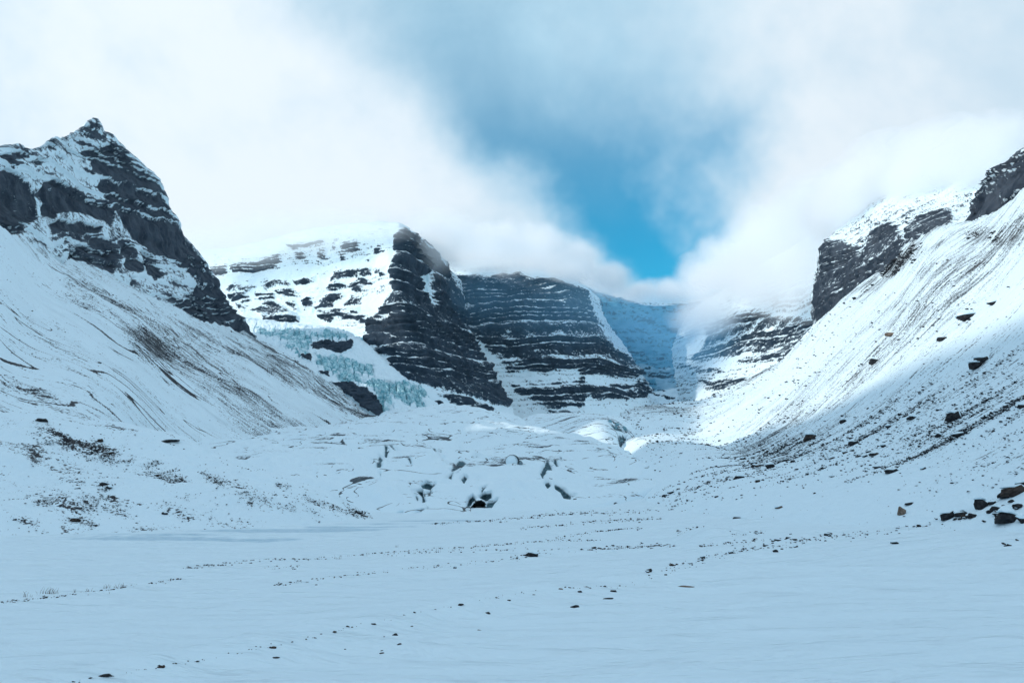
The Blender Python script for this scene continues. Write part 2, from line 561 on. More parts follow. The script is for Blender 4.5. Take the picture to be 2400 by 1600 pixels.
grid_object('shade_ridge', G[:, ::-1], M_left, 'unseen snowy ridge beside and behind the viewer, added to shade the valley',
            {'rock': 0.2 + 0.5 * fbm(gx2 / 60, gy2 / 12, seed=59, octaves=4)[:, ::-1], 'tint': np.zeros(gx2.shape)})

# ------------------------------------------------------------------ near moraine on the left
nu, nv = 420, 180
toe = [(-340, 1300, 120), (-100, 1278, 140), (60, 1268, 146), (300, 1250, 156), (450, 1246, 160), (600, 1240, 165), (760, 1228, 178), (905, 1216, 196)]
mid = [(-340, 1150, 165), (-100, 1130, 172), (60, 1120, 180), (260, 1105, 190), (420, 1125, 190), (600, 1155, 188), (760, 1190, 190), (903, 1214, 202)]
crest = [(-340, 985, 225), (-100, 990, 225), (60, 992, 225), (180, 988, 228), (270, 990, 230), (420, 1042, 225), (560, 1095, 220), (700, 1146, 215), (800, 1182, 212), (900, 1211, 208)]
a0 = crow(toe, nu); a1 = crow(mid, nu); a2 = crow(crest, nu)
am = a0 + np.array([4, -9, -5.0])
ab = a2 + np.array([-12, 26, -3.0])
ab2 = a2 + np.array([-20, 60, -22.0])
G = loft([am, a0, a1, a2, ab, ab2], [0, 0.08, 0.45, 0.82, 0.91, 1.0], nu, nv)
x, y, z = G[..., 0].copy(), G[..., 1].copy(), G[..., 2].copy()
tt = np.linspace(0, 1, nv)[:, None]
env = sm(0.02, 0.25, tt) * sm(0.0, 0.1, 1 - np.linspace(0, 1, nu)[None])
lum = fbm(x / 26, y / 22, seed=61, octaves=5)
fur = fbm(x / 60 + y / 14, y / 60, seed=62, octaves=4, ridged=True)
G[..., 2] += env * (7.5 * (lum - 0.5) + 2.0 * (fur - 0.6) + 0.7 * (fbm(x / 3, y / 3, seed=63, octaves=3) - 0.5))
px, py = proj(G)
wob = 18 * (fbm(x / 12, y / 12, seed=64, octaves=3) - 0.5)
den = np.zeros(px.shape)
for poly, aamp in [
    ([(60, 1010), (110, 1000), (180, 1030), (250, 1035), (300, 1075), (310, 1090), (240, 1085), (170, 1060), (90, 1040)], 0.75),
    ([(60, 1045), (95, 1035), (110, 1070), (80, 1090)], 0.7), ([(180, 1050), (235, 1062), (300, 1090), (240, 1086), (195, 1075)], 0.6),
    ([(290, 1050), (330, 1050), (420, 1110), (450, 1140), (380, 1130), (300, 1095)], 0.7),
    ([(90, 1095), (130, 1110), (200, 1130), (240, 1140), (180, 1135), (100, 1110)], 0.6),
    ([(225, 1125), (262, 1128), (265, 1155), (240, 1148)], 0.95),
    ([(30, 1172), (120, 1155), (190, 1160), (270, 1165), (318, 1200), (300, 1208), (240, 1190), (150, 1205), (70, 1190)], 0.72),
    ([(260, 1180), (300, 1182), (322, 1204), (280, 1205)], 0.7),
    ([(135, 1220), (180, 1205), (225, 1225), (228, 1235), (150, 1240)], 0.8), ([(20, 1212), (70, 1215), (110, 1245), (80, 1240)], 0.7),
    ([(370, 1180), (420, 1182), (455, 1215), (430, 1218)], 0.75), ([(440, 1190), (500, 1205), (505, 1212), (450, 1200)], 0.6),
    ([(400, 1150), (460, 1155), (500, 1185), (470, 1180)], 0.3),
    ([(460, 1095), (540, 1125), (640, 1165), (720, 1190), (760, 1215), (700, 1205), (640, 1200), (560, 1160), (480, 1125)], 0.62),
    ([(545, 1215), (600, 1210), (620, 1222), (560, 1228)], 0.5), ([(565, 1170), (590, 1175), (590, 1190)], 0.8),
    ([(720, 1190), (745, 1200), (750, 1222), (735, 1215)], 0.75), ([(350, 1240), (380, 1236), (376, 1245)], 0.7), ([(290, 1243), (335, 1238), (330, 1246)], 0.5),
    ([(640, 1120), (760, 1170), (880, 1208), (860, 1213), (740, 1185), (640, 1145)], 0.5)]:
    den = np.maximum(den, aamp * polyfield(px + wob, py + wob * 0.6, poly, 14))
sn = fbm(x / 1.5, y / 1.5, z / 1.5, seed=65, octaves=4, gain=0.65)
sl = fbm(x / 14.0 + y / 3.0, y / 9.0, seed=66, octaves=4)
score = 0.3 * N(sn) + 0.6 * N(sl) - 0.3 * N(lum) + 2.2 * den
rk = 0.5 + 0.18 * (score - 2.15)
grid_object('moraine', G, M_moraine, 'low snow dusted moraine hummocks with stones beside the frozen lake', {'rock': rk, 'tint': np.clip(den * 0.6 * (sn > 0.55), 0, 1)})
MORAINE_DEN = den.reshape(-1)

# ------------------------------------------------------------------ right valley side (fall line runs to -x)
nu, nv = 700, 400
top = [(1432, 990, 950), (1510, 961, 1100), (1622, 942, 1250), (1734, 905, 1400), (1826, 851, 1500), (1868, 809, 1500), (1917, 752, 1400),
       (1983, 706, 1200), (2059, 652, 1000), (2135, 575, 800), (2250, 545, 600), (2400, 449, 420), (2660, 250, 330)]
bot = [(1425, 1075, 700), (1462, 1078, 520), (1490, 1092, 400), (1540, 1122, 280), (1620, 1155, 205), (1750, 1185, 160), (1900, 1205, 132), (2100, 1222, 112),
       (2400, 1215, 92), (2800, 1240, 70)]
mid = [(1428, 1030, 820), (1486, 1020, 790), (1556, 1018, 760), (1637, 1030, 700), (1720, 1020, 560), (1800, 1005, 430), (1900, 985, 330), (2100, 935, 235),
       (2280, 880, 200), (2400, 850, 180), (2720, 760, 140)]
s_ = np.linspace(0, 1, nu)
b0 = crow(bot, nu); b1 = crow(mid, nu); b2 = crow(top, nu)
bm = b0.copy(); bm[:, 0] -= 14; bm[:, 1] -= 6; bm[:, 2] = np.minimum(bm[:, 2] - 5, -2.0)
bb = b2 + np.array([10, 40, -8.0])
bb2 = b2 + np.array([40, 120, -50.0])
G = loft([bm, b0, b1, b2, bb, bb2], [0, 0.06, 0.5, 0.9, 0.95, 1.0], nu, nv)
x, y, z = G[..., 0].copy(), G[..., 1].copy(), G[..., 2].copy()
dist = np.hypot(x, y)
tt = np.linspace(0, 1, nv)[:, None]
env = sm(0.03, 0.25, tt)
amp = np.clip(dist / 350, 0.25, 3.0)
lum = fbm(x / 70, y / 100, seed=71, octaves=4) - 0.5
rib = fbm(y / 24 + x / 260, x / 240, seed=72, octaves=4, ridged=True) - 0.6
hh = env * (6 * lum * amp + 2.4 * rib * amp) + 0.5 * (fbm(x / 5, y / 5, seed=73, octaves=4) - 0.5) * np.clip(dist / 150, 0.5, 2)
G[..., 2] += hh * 0.8
G[..., 0] -= hh * 0.35
px, py = proj(G)
patch = fbm(x / 90, y / 120, seed=76, octaves=4)
wob = 16 * (fbm(x / 30, y / 30, seed=77, octaves=3) - 0.5)
Q = lambda pts: tr(pts, 1600, 350, 0.3826)
den = np.zeros(px.shape)
for poly, aamp in [
    (Q([(1210, 720), (1300, 640), (1400, 600), (1600, 570), (1500, 640), (1420, 700), (1300, 780), (1220, 770)]), 0.55),
    (Q([(1720, 510), (1860, 500), (2100, 420), (2100, 560), (1980, 610), (1850, 570), (1760, 560)]), 0.42),
    (Q([(1300, 760), (1600, 660), (1800, 620), (1700, 720), (1500, 790)]), 0.25),
    (Q([(1080, 860), (1200, 790), (1180, 850), (900, 1010), (760, 1200), (840, 1040)]), 0.40),
    (Q([(1350, 1080), (1420, 1030), (1480, 990), (1470, 1030), (1380, 1090)]), 0.4),
    (Q([(1130, 1330), (1170, 1270), (1200, 1240), (1190, 1300)]), 0.45),
    (Q([(1680, 1080), (1700, 1040), (1780, 1020), (1760, 1060), (1700, 1110)]), 0.5),
    (Q([(1560, 1180), (1590, 1130), (1620, 1140), (1590, 1170)]), 0.5),
    (Q([(1660, 750), (1800, 690), (1780, 740), (1690, 760)]), 0.4),
    ([(2000, 1040), (2200, 900), (2400, 800), (2400, 960), (2200, 1040), (2050, 1090)], 0.16),
    ([(1700, 1060), (1900, 1000), (2000, 1000), (1900, 1080), (1750, 1110)], 0.15)]:
    den = np.maximum(den, aamp * polyfield(px + wob, py + wob, poly, 14))
RIGHT_DEN = den.reshape(-1).copy()
flat = sm(1060, 1150, py) * 0.35
bright = polyfield(px, py, [(1400, 1000), (1560, 960), (1740, 915), (1960, 790), (2060, 780), (1900, 930), (1700, 1010), (1500, 1060)], 40)
score = 0.5 * N(patch) + 1.7 * den - 4.0 * flat - 0.5 * bright - 1.6 * sm(1800, 1600, px) * sm(940, 1010, py)
rk = 0.5 + 0.16 * (score - 1.2)
grid_object('scree_slope', G, M_right, 'broad snow and scree slope rising under the cliffs, its upper part sunlit', {'rock': rk})

# ------------------------------------------------------------------ glacier tongue
nu, nv = 480, 260
toe = [(420, 1190, 235), (600, 1215, 220), (760, 1216, 214), (900, 1213, 210), (1000, 1210, 210), (1150, 1203, 216), (1300, 1190, 224), (1430, 1170, 238), (1540, 1138, 262), (1620, 1118, 300)]
mid = [(380, 1090, 330), (560, 1096, 300), (760, 1100, 290), (900, 1106, 286), (1000, 1110, 284), (1120, 1100, 290), (1260, 1092, 310), (1400, 1096, 325), (1500, 1104, 330), (1590, 1116, 340)]
cre = [(360, 1034, 390), (520, 1030, 430), (640, 1036, 440), (740, 1032, 440), (820, 1022, 450), (930, 1030, 450), (1040, 1044, 430), (1140, 1040, 440), (1238, 1028, 455), (1300, 1017, 465), (1340, 1019, 460), (1401, 1042, 440), (1455, 1062, 420), (1560, 1114, 380)]
dome = [(360, 1030, 600), (520, 1028, 640), (700, 1018, 700), (800, 1008, 780), (890, 992, 900), (950, 976, 920), (1010, 963, 920), (1075, 961, 920), (1130, 968, 900), (1215, 990, 850), (1290, 1022, 650), (1350, 1034, 560), (1450, 1072, 500), (1550, 1120, 450)]
g0 = crow(toe, nu); g1 = crow(mid, nu); g2 = crow(cre, nu); g3 = crow(dome, nu)
gm = g0 + np.array([0, -6, -5.0])
gb = g3 + np.array([0, 160, -26.0])
G = loft([gm, g0, g1, g2, g3, gb], [0, 0.06, 0.42, 0.68, 0.94, 1.0], nu, nv)
x, y, z = G[..., 0].copy(), G[..., 1].copy(), G[..., 2].copy()
tt = np.linspace(0, 1, nv)[:, None]
env = sm(0.02, 0.2, tt)
lum = fbm(x / 34, y / 60, seed=81, octaves=4)
fold = fbm(x / 30 + y / 90, y / 55, seed=86, octaves=4, ridged=True)
G[..., 2] += env * (9.0 * (lum - 0.5) + 7.0 * (fold - 0.6) + 1.2 * (fbm(x / 6, y / 9, seed=82, octaves=4) - 0.5)) * sm(1.0, 0.9, tt)
px, py = proj(G)
wob = 16 * (fbm(x / 6, z / 3, y / 20, seed=83, octaves=4) - 0.5)
K = lambda pts: tr(pts, 850, 1020, 0.2338)
ice = np.zeros(px.shape)
for poly, aamp in [
    (K([(200, 70), (240, 90), (260, 150), (230, 210), (205, 190), (215, 130)]), 1), (K([(230, 60), (300, 90), (340, 150), (310, 140)]), 0.8),
    (K([(150, 180), (195, 215), (190, 320), (140, 330), (140, 250)]), 0.7), (K([(165, 360), (190, 380), (185, 410)]), 0.8), (K([(10, 240), (120, 260), (110, 280)]), 0.6),
    (K([(430, 200), (465, 200), (490, 290), (460, 260)]), 0.8),
    (K([(650, 75), (720, 110), (760, 165), (730, 160)]), 0.8), (K([(745, 135), (800, 150), (790, 165)]), 0.9), (K([(760, 180), (815, 220), (790, 215)]), 0.8),
    (K([(960, 90), (1000, 110), (990, 130)]), 0.6), (K([(1090, 205), (1180, 185), (1160, 215), (1120, 215)]), 0.6),
    (K([(880, 340), (970, 240), (1040, 255), (970, 340), (900, 360)]), 0.75), (K([(960, 385), (1015, 280), (1000, 340)]), 0.8), (K([(850, 425), (930, 370), (900, 440)]), 0.8),
    (K([(1000, 440), (1035, 405), (1055, 420), (1025, 475), (1005, 465)]), 0.9), (K([(580, 490), (640, 465), (690, 480), (725, 475), (670, 530), (600, 515)]), 1.0),
    (K([(490, 540), (600, 545), (610, 600), (615, 650), (580, 655), (590, 600), (540, 550)]), 0.9), (K([(515, 580), (545, 595), (540, 630), (522, 625)]), 0.8), (K([(630, 580), (690, 545), (680, 580)]), 0.8),
    (K([(1180, 530), (1230, 480), (1225, 510), (1190, 580)]), 0.8), (K([(1165, 610), (1220, 575), (1295, 563), (1295, 610), (1245, 640), (1200, 625)]), 1.1),
    (K([(1030, 700), (1060, 630), (1110, 600), (1140, 630), (1080, 690)]), 0.9), (K([(1235, 650), (1300, 650), (1350, 625), (1300, 690), (1270, 750), (1228, 750)]), 1.0),
    (K([(1790, 380), (1840, 270), (1870, 240), (1910, 345), (1860, 340), (1800, 420)]), 0.9), (K([(1905, 250), (1940, 215), (1960, 300), (1940, 305)]), 0.8), (K([(1950, 190), (1995, 190), (1985, 225)]), 0.7),
    (K([(1830, 480), (1870, 450), (1900, 490), (1850, 515)]), 0.9), (K([(1925, 475), (1990, 510), (2090, 590), (2085, 620), (2010, 610), (1990, 560), (1930, 520)]), 0.95), (K([(2085, 575), (2140, 590), (2100, 600)]), 0.8),
    (K([(540, 785), (660, 715), (640, 740), (570, 785)]), 0.8), (K([(340, 780), (405, 775), (400, 800), (330, 800)]), 0.8), (K([(240, 845), (330, 820), (310, 850)]), 0.7)]:
    ice = np.maximum(ice, aamp * polyfield(px + wob, py + wob, poly, 4.5))
# exposed ice sits in little scarps
G[..., 1] += ice * 3.5
G[..., 2] -= ice * 1.2
# dirt bands curve across the ice
bandv = fbm(x / 60, (z + 0.05 * y) / 3.0, seed=84, octaves=5, gain=0.6)
dust = polyfield(px + 3 * wob, py + wob, K([(640, 250), (1000, 215), (1500, 215), (2000, 130), (2120, 120), (1950, 240), (1700, 310), (1200, 330), (1000, 300), (760, 330)]), 14)
dust = np.maximum(dust, 0.9 * polyfield(px + 3 * wob, py + wob, [(700, 1042), (800, 1014), (870, 1020), (960, 1040), (900, 1052), (840, 1030), (760, 1046)], 8))
dust = np.maximum(dust, 0.8 * polyfield(px + 3 * wob, py + wob, [(960, 995), (1010, 1000), (1060, 1030), (1085, 1060), (1040, 1040), (990, 1015)], 8))
dust = np.maximum(dust, 0.8 * polyfield(px + 3 * wob, py + wob, [(1240, 1024), (1300, 1014), (1400, 1040), (1470, 1070), (1540, 1108), (1450, 1075), (1360, 1035)], 6))
rk = 0.5 + 0.16 * (0.7 * N(bandv) + 1.1 * dust - 1.9)
# the mouth of the ice cave is an opening in this surface
CAVE = K([(1075, 775), (1085, 715), (1110, 680), (1140, 656), (1190, 650), (1235, 675), (1228, 755), (1222, 790), (1130, 800)])
CAVE2 = K([(1000, 740), (1040, 715), (1080, 715), (1080, 770), (1030, 775)])
cavef = np.maximum(polyfield(px, py, CAVE, 0.6), polyfield(px, py, CAVE2, 0.6))
cq = cavef[:-1, :-1] + cavef[1:, :-1] + cavef[:-1, 1:] + cavef[1:, 1:]
keep = cq < 2.0
glacier = grid_object('glacier', G, M_glacier, 'snow covered glacier tongue with an ice cave at its foot', {'rock': rk, 'ice': ice}, keep=keep)
glacier['category'] = 'glacier'

# upper glacier humps in the sun
nu, nv = 260, 140
cre = [(1190, 1000, 1150), (1216, 990, 1150), (1249, 977, 1150), (1300, 972, 1150), (1350, 973, 1120), (1400, 980, 1100), (1445, 990, 1050), (1480, 1010, 1000)]
low = [(1180, 1020, 880), (1230, 1010, 860), (1290, 1004, 820), (1330, 1000, 760), (1370, 992, 720), (1410, 990, 700), (1440, 1008, 690), (1470, 1040, 690)]
bas = [(1170, 1060, 560), (1230, 1060, 560), (1290, 1060, 560), (1340, 1060, 560), (1390, 1066, 560), (1430, 1076, 550), (1460, 1088, 540), (1490, 1100, 520)]
c0 = crow(bas, nu); c1 = crow(low, nu); c2 = crow(cre, nu)
cb = c2 + np.array([0, 150, -30.0])
G = loft([c0, c1, c2, cb], [0, 0.5, 0.92, 1.0], nu, nv)
x, y, z = G[..., 0].copy(), G[..., 1].copy(), G[..., 2].copy()
G[..., 2] += 7 * (fbm(x / 45, y / 90, seed=91, octaves=4) - 0.5)
px, py = proj(G)
wob = 6 * (fbm(x / 8, y / 14, seed=92, octaves=3) - 0.5)
crk = np.maximum(polyfield(px + wob, py + wob, [(1425, 985), (1450, 993), (1474, 1004), (1466, 1012), (1440, 1002)], 4),
                 polyfield(px + wob, py + wob, [(1448, 1012), (1470, 1016), (1464, 1030), (1454, 1046), (1450, 1030)], 4))
G[..., 2] -= 5 * crk
rk = 0.5 + 0.15 * (N(fbm(x / 50, y / 9, seed=93, octaves=5, gain=0.62)) - 1.7)
grid_object('glacier_hump', G, M_glacier, 'sunlit snow humps of the upper glacier beside the scree slope', {'rock': rk, 'ice': crk * fbm(x / 5, y / 8, seed=94, octaves=3) * 1.6}, category='glacier')


# ------------------------------------------------------------------ rock mountains
def mountain(name, label, rows, knots, nu, nv, mat, polys, seed, step=38.0, cliff=14.0, rough=8.0, base=0.0, soft=9.0, wob=14.0,
             strata=0.55, rough_rock=0.55, smooth_rows=None, ice_polys=(), slope_w=0.5, back=None, vert=0.5, dip=(0.0, 0.0), silh=0.0, gul=0.0):
    rws = []
    for i, r in enumerate(rows):
        rws.append(crow(r, nu, smooth=(smooth_rows is None or i in smooth_rows)))
    if back:
        for bv in back:
            rws.append(rws[len(rows) - 1] + np.array(bv, float))
        span = knots[-1]
        knots = list(knots) + [span + 0.06 * (i + 1) for i in range(len(back))]
    G = loft(rws, knots, nu, nv)
    x, y, z = G[..., 0].copy(), G[..., 1].copy(), G[..., 2].copy()
    n = gnormals(G)
    if (n[..., 1].mean() > 0):
        n = -n
    nh = n.copy(); nh[..., 2] *= 0.25
    nh /= np.linalg.norm(nh, axis=2, keepdims=True) + 1e-9
    px, py = proj(G)
    w1 = fbm(x / (step * 5), y / (step * 5), z / (step * 4), seed=seed, octaves=4)
    w2 = fbm(x / (step * 1.2), y / (step * 1.2), z / step, seed=seed + 7, octaves=4)
    zz = z + dip[0] * x + dip[1] * y + (w1 - 0.5) * step * 1.6 + (w2 - 0.5) * step * 0.35
    wb = wob * 2 * (fbm(x / (step * 1.5), z / (step * 1.5), y / (step * 3), seed=seed + 3, octaves=4) - 0.5)
    wb2 = wob * 2 * (fbm(x / (step * 1.5) + 9, z / (step * 1.5), y / (step * 3), seed=seed + 4, octaves=4) - 0.5)
    B = np.full(px.shape, float(base))
    for poly, aamp in polys:
        f = polyfield(px + wb, py + wb2, poly, soft)
        if aamp >= 0:
            B = np.maximum(B, f * aamp * 0.92 + base * (1 - f))
        else:
            B = B * (1 - f) + aamp * f
    # beds: cliff bands with ledges between, at two scales
    def saw(q, c):
        fr = q - np.floor(q)
        return np.where(fr < c, fr / c, (1 - fr) / (1 - c)), fr
    irregular = zz / step + 0.95 * np.sin(zz / step * 0.71) + 0.42 * np.sin(zz / step * 1.9 + 1)
    s1, f1 = saw(irregular, 0.66)
    s2, f2 = saw(irregular * 3.1 + 0.37, 0.6)
    rib = fbm(x / (step * 0.8) + y / (step * 0.8), z / (step * 3.2), seed=seed + 9, octaves=4, ridged=True)
    rk01 = np.clip(B * 1.4, 0, 1)
    d = cliff * s1 + 0.35 * cliff * s2 * 0.8
    rn = fbm(x / (step * 0.7), y / (step * 0.7), z / (step * 0.9), seed=seed + 12, octaves=5, gain=0.55)
    disp = (d * (0.35 + 0.65 * rk01) + rough * (rn - 0.5) * (0.4 + 0.9 * rk01) * 2 + gul * (rib - 0.6) * (0.3 + rk01))
    G = G + nh * disp[..., None]
    n2 = gnormals(G)
    if (n2[..., 1].mean() > 0):
        n2 = -n2
    up = n2[..., 2]
    brk = np.clip(0.75 + 0.45 * N(fbm(x / (step * 2.4), y / (step * 2.4), z / (step * 0.9), seed=seed + 21, octaves=4)), 0.0, 1.6)
    brk2 = np.clip(0.7 + 0.6 * N(fbm(x / (step * 1.1), y / (step * 1.1), z / (step * 0.4), seed=seed + 24, octaves=3)), 0.0, 1.8)
    ledge = sm(0.6, 0.98, f1) * 0.9 * brk + sm(0.55, 0.95, f2) * 0.5 * brk2
    fleck = fbm(x / (step * 0.22), y / (step * 0.22), z / (step * 0.16), seed=seed + 15, octaves=4, gain=0.6)
    runs = fbm((x + y) / (step * 0.3), z / (step * 1.6), seed=seed + 18, octaves=4, gain=0.6)
    rk = (B - strata * ledge + strata * 0.35 - slope_w * (up - 0.45) + rough_rock * (fleck - 0.5) * 1.6 + vert * (runs - 0.5) * 1.6)
    ice = np.zeros(px.shape)
    for poly, aamp in ice_polys:
        ice = np.maximum(ice, aamp * polyfield(px + wb * 0.5, py + wb2 * 0.5, poly, soft * 0.6))
    o = grid_object(name, G, mat, label, {'rock': rk, 'ice': ice})
    return o


T1 = lambda pts: tr(pts, 0, 250, 0.3507)
peak_polys = [(T1(p), a) for p, a in [
    ([(530, 160), (610, 118), (660, 125), (700, 190), (700, 225), (620, 200)], 0.62),
    ([(520, 300), (640, 270), (760, 240), (960, 400), (1080, 520), (1170, 740), (1245, 890), (1370, 1000), (1430, 1100), (1520, 1240), (1580, 1340), (1760, 1570),
      (1640, 1550), (1450, 1460), (1250, 1400), (1220, 1290), (1290, 1240), (1350, 1180), (1180, 1040), (1020, 955), (900, 880), (830, 780), (760, 640), (660, 540), (690, 460), (640, 400), (640, 350)], 0.92),
    ([(-300, 200), (0, 410), (90, 430), (180, 480), (235, 590), (240, 680), (260, 740), (190, 800), (150, 880), (60, 850), (0, 800), (-300, 600)], 0.85),
    ([(250, 580), (330, 510), (400, 490), (560, 570), (620, 620), (740, 620), (755, 690), (760, 780), (660, 730), (560, 690), (430, 700), (390, 740), (300, 720), (290, 640)], 0.92),
    ([(350, 790), (430, 765), (580, 775), (690, 785), (660, 835), (560, 845), (420, 835), (360, 850)], 0.85),
    ([(360, 850), (600, 850), (700, 840), (620, 900), (480, 910)], 0.42),
    ([(440, 950), (600, 935), (640, 870), (760, 880), (810, 930), (790, 1060), (740, 1105), (660, 1060), (560, 1025), (480, 1000)], 0.95),
    ([(815, 895), (900, 915), (965, 1040), (930, 1095), (840, 1070)], 0.95), ([(965, 945), (1050, 1000), (1060, 1060), (1115, 1105), (1040, 1145), (985, 1100)], 0.9),
    ([(1080, 1240), (1250, 1275), (1300, 1400), (1180, 1330)], 0.75), ([(860, 1130), (930, 1140), (930, 1210), (880, 1180)], 0.5),
    ([(10, 335), (90, 305), (150, 370), (110, 410)], 0.72), ([(115, 300), (180, 285), (220, 345), (150, 335)], 0.72), ([(325, 240), (390, 225), (405, 295), (355, 295)], 0.72),
    ([(220, 380), (270, 330), (320, 370), (280, 400)], 0.65), ([(430, 260), (510, 290), (500, 310), (440, 290)], 0.6), ([(400, 330), (460, 350), (440, 365)], 0.55),
    ([(490, 210), (620, 230), (640, 260), (540, 250)], 0.6), ([(560, 390), (640, 410), (620, 440), (570, 420)], 0.55),
    ([(640, 520), (760, 520), (800, 600), (740, 590)], 0.6),
    ([(260, 440), (360, 450), (330, 470)], 0.45),
    ([(1120, 1110), (1250, 1190), (1230, 1200), (1150, 1160)], 0.5)]]
T2 = [(-260, 300, 700), (-140, 395, 760), (0, 371, 900), (28, 359, 930), (46, 353, 950), (70, 362, 980), (95, 352, 1030), (123, 332, 1100), (140, 336, 1150), (179, 320, 1280), (198, 303, 1350),
      (214, 293, 1400), (228, 295, 1420), (239, 315, 1440), (243, 325, 1450), (263, 331, 1480), (277, 348, 1520), (330, 394, 1620), (351, 413, 1660), (372, 432, 1700),
      (389, 467, 1730), (403, 510, 1750), (419, 524, 1780), (430, 562, 1800), (456, 587, 1840), (473, 601, 1860), (494, 636, 1890), (512, 657, 1910), (526, 685, 1930),
      (547, 720, 1960), (575, 748, 2000), (612, 800, 2060)]
B2 = [(-270, 430, 455), (-120, 505, 540), (0, 575, 650), (105, 618, 830), (221, 662, 1050), (368, 730, 1290), (456, 775, 1450), (509, 790, 1600), (610, 815, 1980)]
M2 = [(-265, 380, 560), (-125, 450, 640), (0, 480, 740), (90, 480, 920), (190, 480, 1130), (290, 540, 1300), (370, 600, 1430), (430, 660, 1560), (500, 740, 1760), (611, 808, 2020)]
mountain('mountain_peak', 'pointed rocky peak with snow gullies and a dark rock face, above the scree slope', [B2, M2, T2], [0, 0.5, 1.0], 430, 340, M_peak, peak_polys, 101,
         step=26, cliff=9, rough=5.5, base=-0.14, soft=7, wob=11, smooth_rows=(0, 1), dip=(0.0, -0.2), strata=0.42, slope_w=0.5,
         back=[(-60, 120, -20), (-160, 500, -120), (-200, 900, -420)], gul=5)

T3 = lambda pts: tr(pts, 450, 500, 0.319)
dark = [(1550, 105), (1640, 185), (1700, 230), (1800, 300), (1870, 390), (1890, 460), (1940, 600), (1990, 720), (2110, 900), (2205, 1000), (2420, 1200), (2350, 1420), (2195, 1400), (1980, 1345),
        (1700, 1250), (1500, 1175), (1320, 1115), (1480, 1060), (1350, 1010), (1280, 960), (1275, 900), (1300, 860), (1285, 800), (1400, 720), (1430, 620), (1470, 560), (1455, 420), (1480, 300), (1500, 160)]
cen_polys = [(T3(p), a) for p, a in [
    (dark, 0.95),
    ([(1650, 460), (1725, 440), (1765, 620), (1775, 700), (1735, 640), (1690, 590)], -0.25),
    ([(1330, 780), (1480, 720), (1500, 760), (1400, 790)], -0.1),
    ([(1030, 470), (1060, 430), (1330, 405), (1345, 455), (1200, 475), (1080, 485), (1015, 505)], 0.8), ([(1345, 420), (1425, 405), (1425, 455), (1350, 455)], 0.75),
    ([(1000, 545), (1080, 495), (1145, 540), (1040, 565)], 0.68), ([(1150, 545), (1260, 475), (1335, 530), (1250, 565), (1170, 555)], 0.72),
    ([(1105, 665), (1180, 595), (1255, 615), (1255, 665), (1160, 685)], 0.78), ([(905, 695), (1000, 600), (1100, 575), (1115, 610), (1040, 670), (930, 705)], 0.7),
    ([(915, 710), (1245, 685), (1245, 722), (1100, 742), (1295, 760), (1280, 795), (1060, 775), (1030, 790), (960, 790), (912, 750)], 0.85),
    ([(425, 710), (560, 655), (600, 635), (690, 695), (795, 760), (785, 795), (680, 805), (560, 795), (505, 755), (450, 725)], 0.85),
    ([(475, 600), (615, 588), (615, 625), (480, 642)], 0.7), ([(265, 600), (400, 588), (435, 635), (300, 652)], 0.75), ([(235, 560), (300, 528), (485, 538), (430, 572), (280, 585)], 0.75),
    ([(525, 535), (630, 478), (735, 488), (735, 525), (560, 555)], 0.68), ([(745, 490), (915, 465), (915, 512), (760, 525)], 0.68), ([(640, 575), (740, 555), (770, 600), (680, 615)], 0.65),
    ([(815, 655), (880, 615), (905, 685), (830, 715)], 0.68), ([(290, 390), (500, 345), (655, 295), (665, 375), (500, 425), (470, 470), (300, 435)], 0.55),
    ([(140, 400), (255, 375), (255, 455), (150, 460)], 0.55), ([(715, 240), (965, 205), (965, 245), (740, 275)], 0.52), ([(945, 270), (995, 255), (995, 335), (915, 355)], 0.5),
    ([(1105, 220), (1225, 195), (1225, 265), (1115, 275)], 0.5), ([(1335, 290), (1380, 225), (1415, 290), (1340, 315)], 0.52), ([(1095, 300), (1125, 295), (1110, 380)], 0.5), ([(770, 300), (830, 300), (830, 350), (780, 350)], 0.45),
    ([(1250, 350), (1330, 340), (1320, 365)], 0.45), ([(1040, 210), (1070, 200), (1065, 260), (1045, 260)], 0.45),
    ([(690, 640), (760, 650), (800, 730), (740, 720)], 0.6), ([(330, 660), (420, 670), (380, 730), (320, 700)], 0.55), ([(510, 500), (600, 480), (560, 510)], 0.4),
    ([(1780, 1320), (1900, 1335), (2200, 1435), (2195, 1480), (1900, 1395)], 0.9), ([(1680, 1385), (1830, 1395), (1900, 1455), (1760, 1445)], 0.9), ([(1400, 1150), (1480, 1150), (1470, 1180), (1410, 1180)], 0.7)]]
C_T = [(380, 612, 4300), (475, 592, 4250), (546, 583, 4200), (616, 567, 4150), (673, 553, 4100), (724, 541, 4050), (785, 533, 4000), (842, 527, 3950), (897, 525, 3900), (944, 532, 3850),
       (976, 557, 3950), (1024, 593, 4150), (1050, 630, 4300), (1080, 660, 4450)]
C_T1 = [(385, 625, 4180), (475, 610, 4130), (616, 588, 4000), (724, 565, 3880), (842, 548, 3760), (910, 545, 3680), (946, 550, 3640), (974, 580, 3760), (1010, 615, 3960), (1048, 660, 4180), (1084, 700, 4380)]
C_M = [(400, 720, 3950), (520, 710, 3880), (640, 700, 3780), (740, 695, 3680), (830, 690, 3560), (890, 690, 3440), (930, 680, 3340), (965, 700, 3420), (1010, 730, 3620), (1060, 760, 3860), (1100, 780, 4050)]
C_L = [(420, 770, 3750), (560, 760, 3650), (680, 770, 3540), (780, 790, 3420), (850, 810, 3250), (890, 830, 3120), (950, 850, 3050), (1010, 860, 3120), (1080, 870, 3350), (1130, 880, 3560), (1160, 890, 3700)]
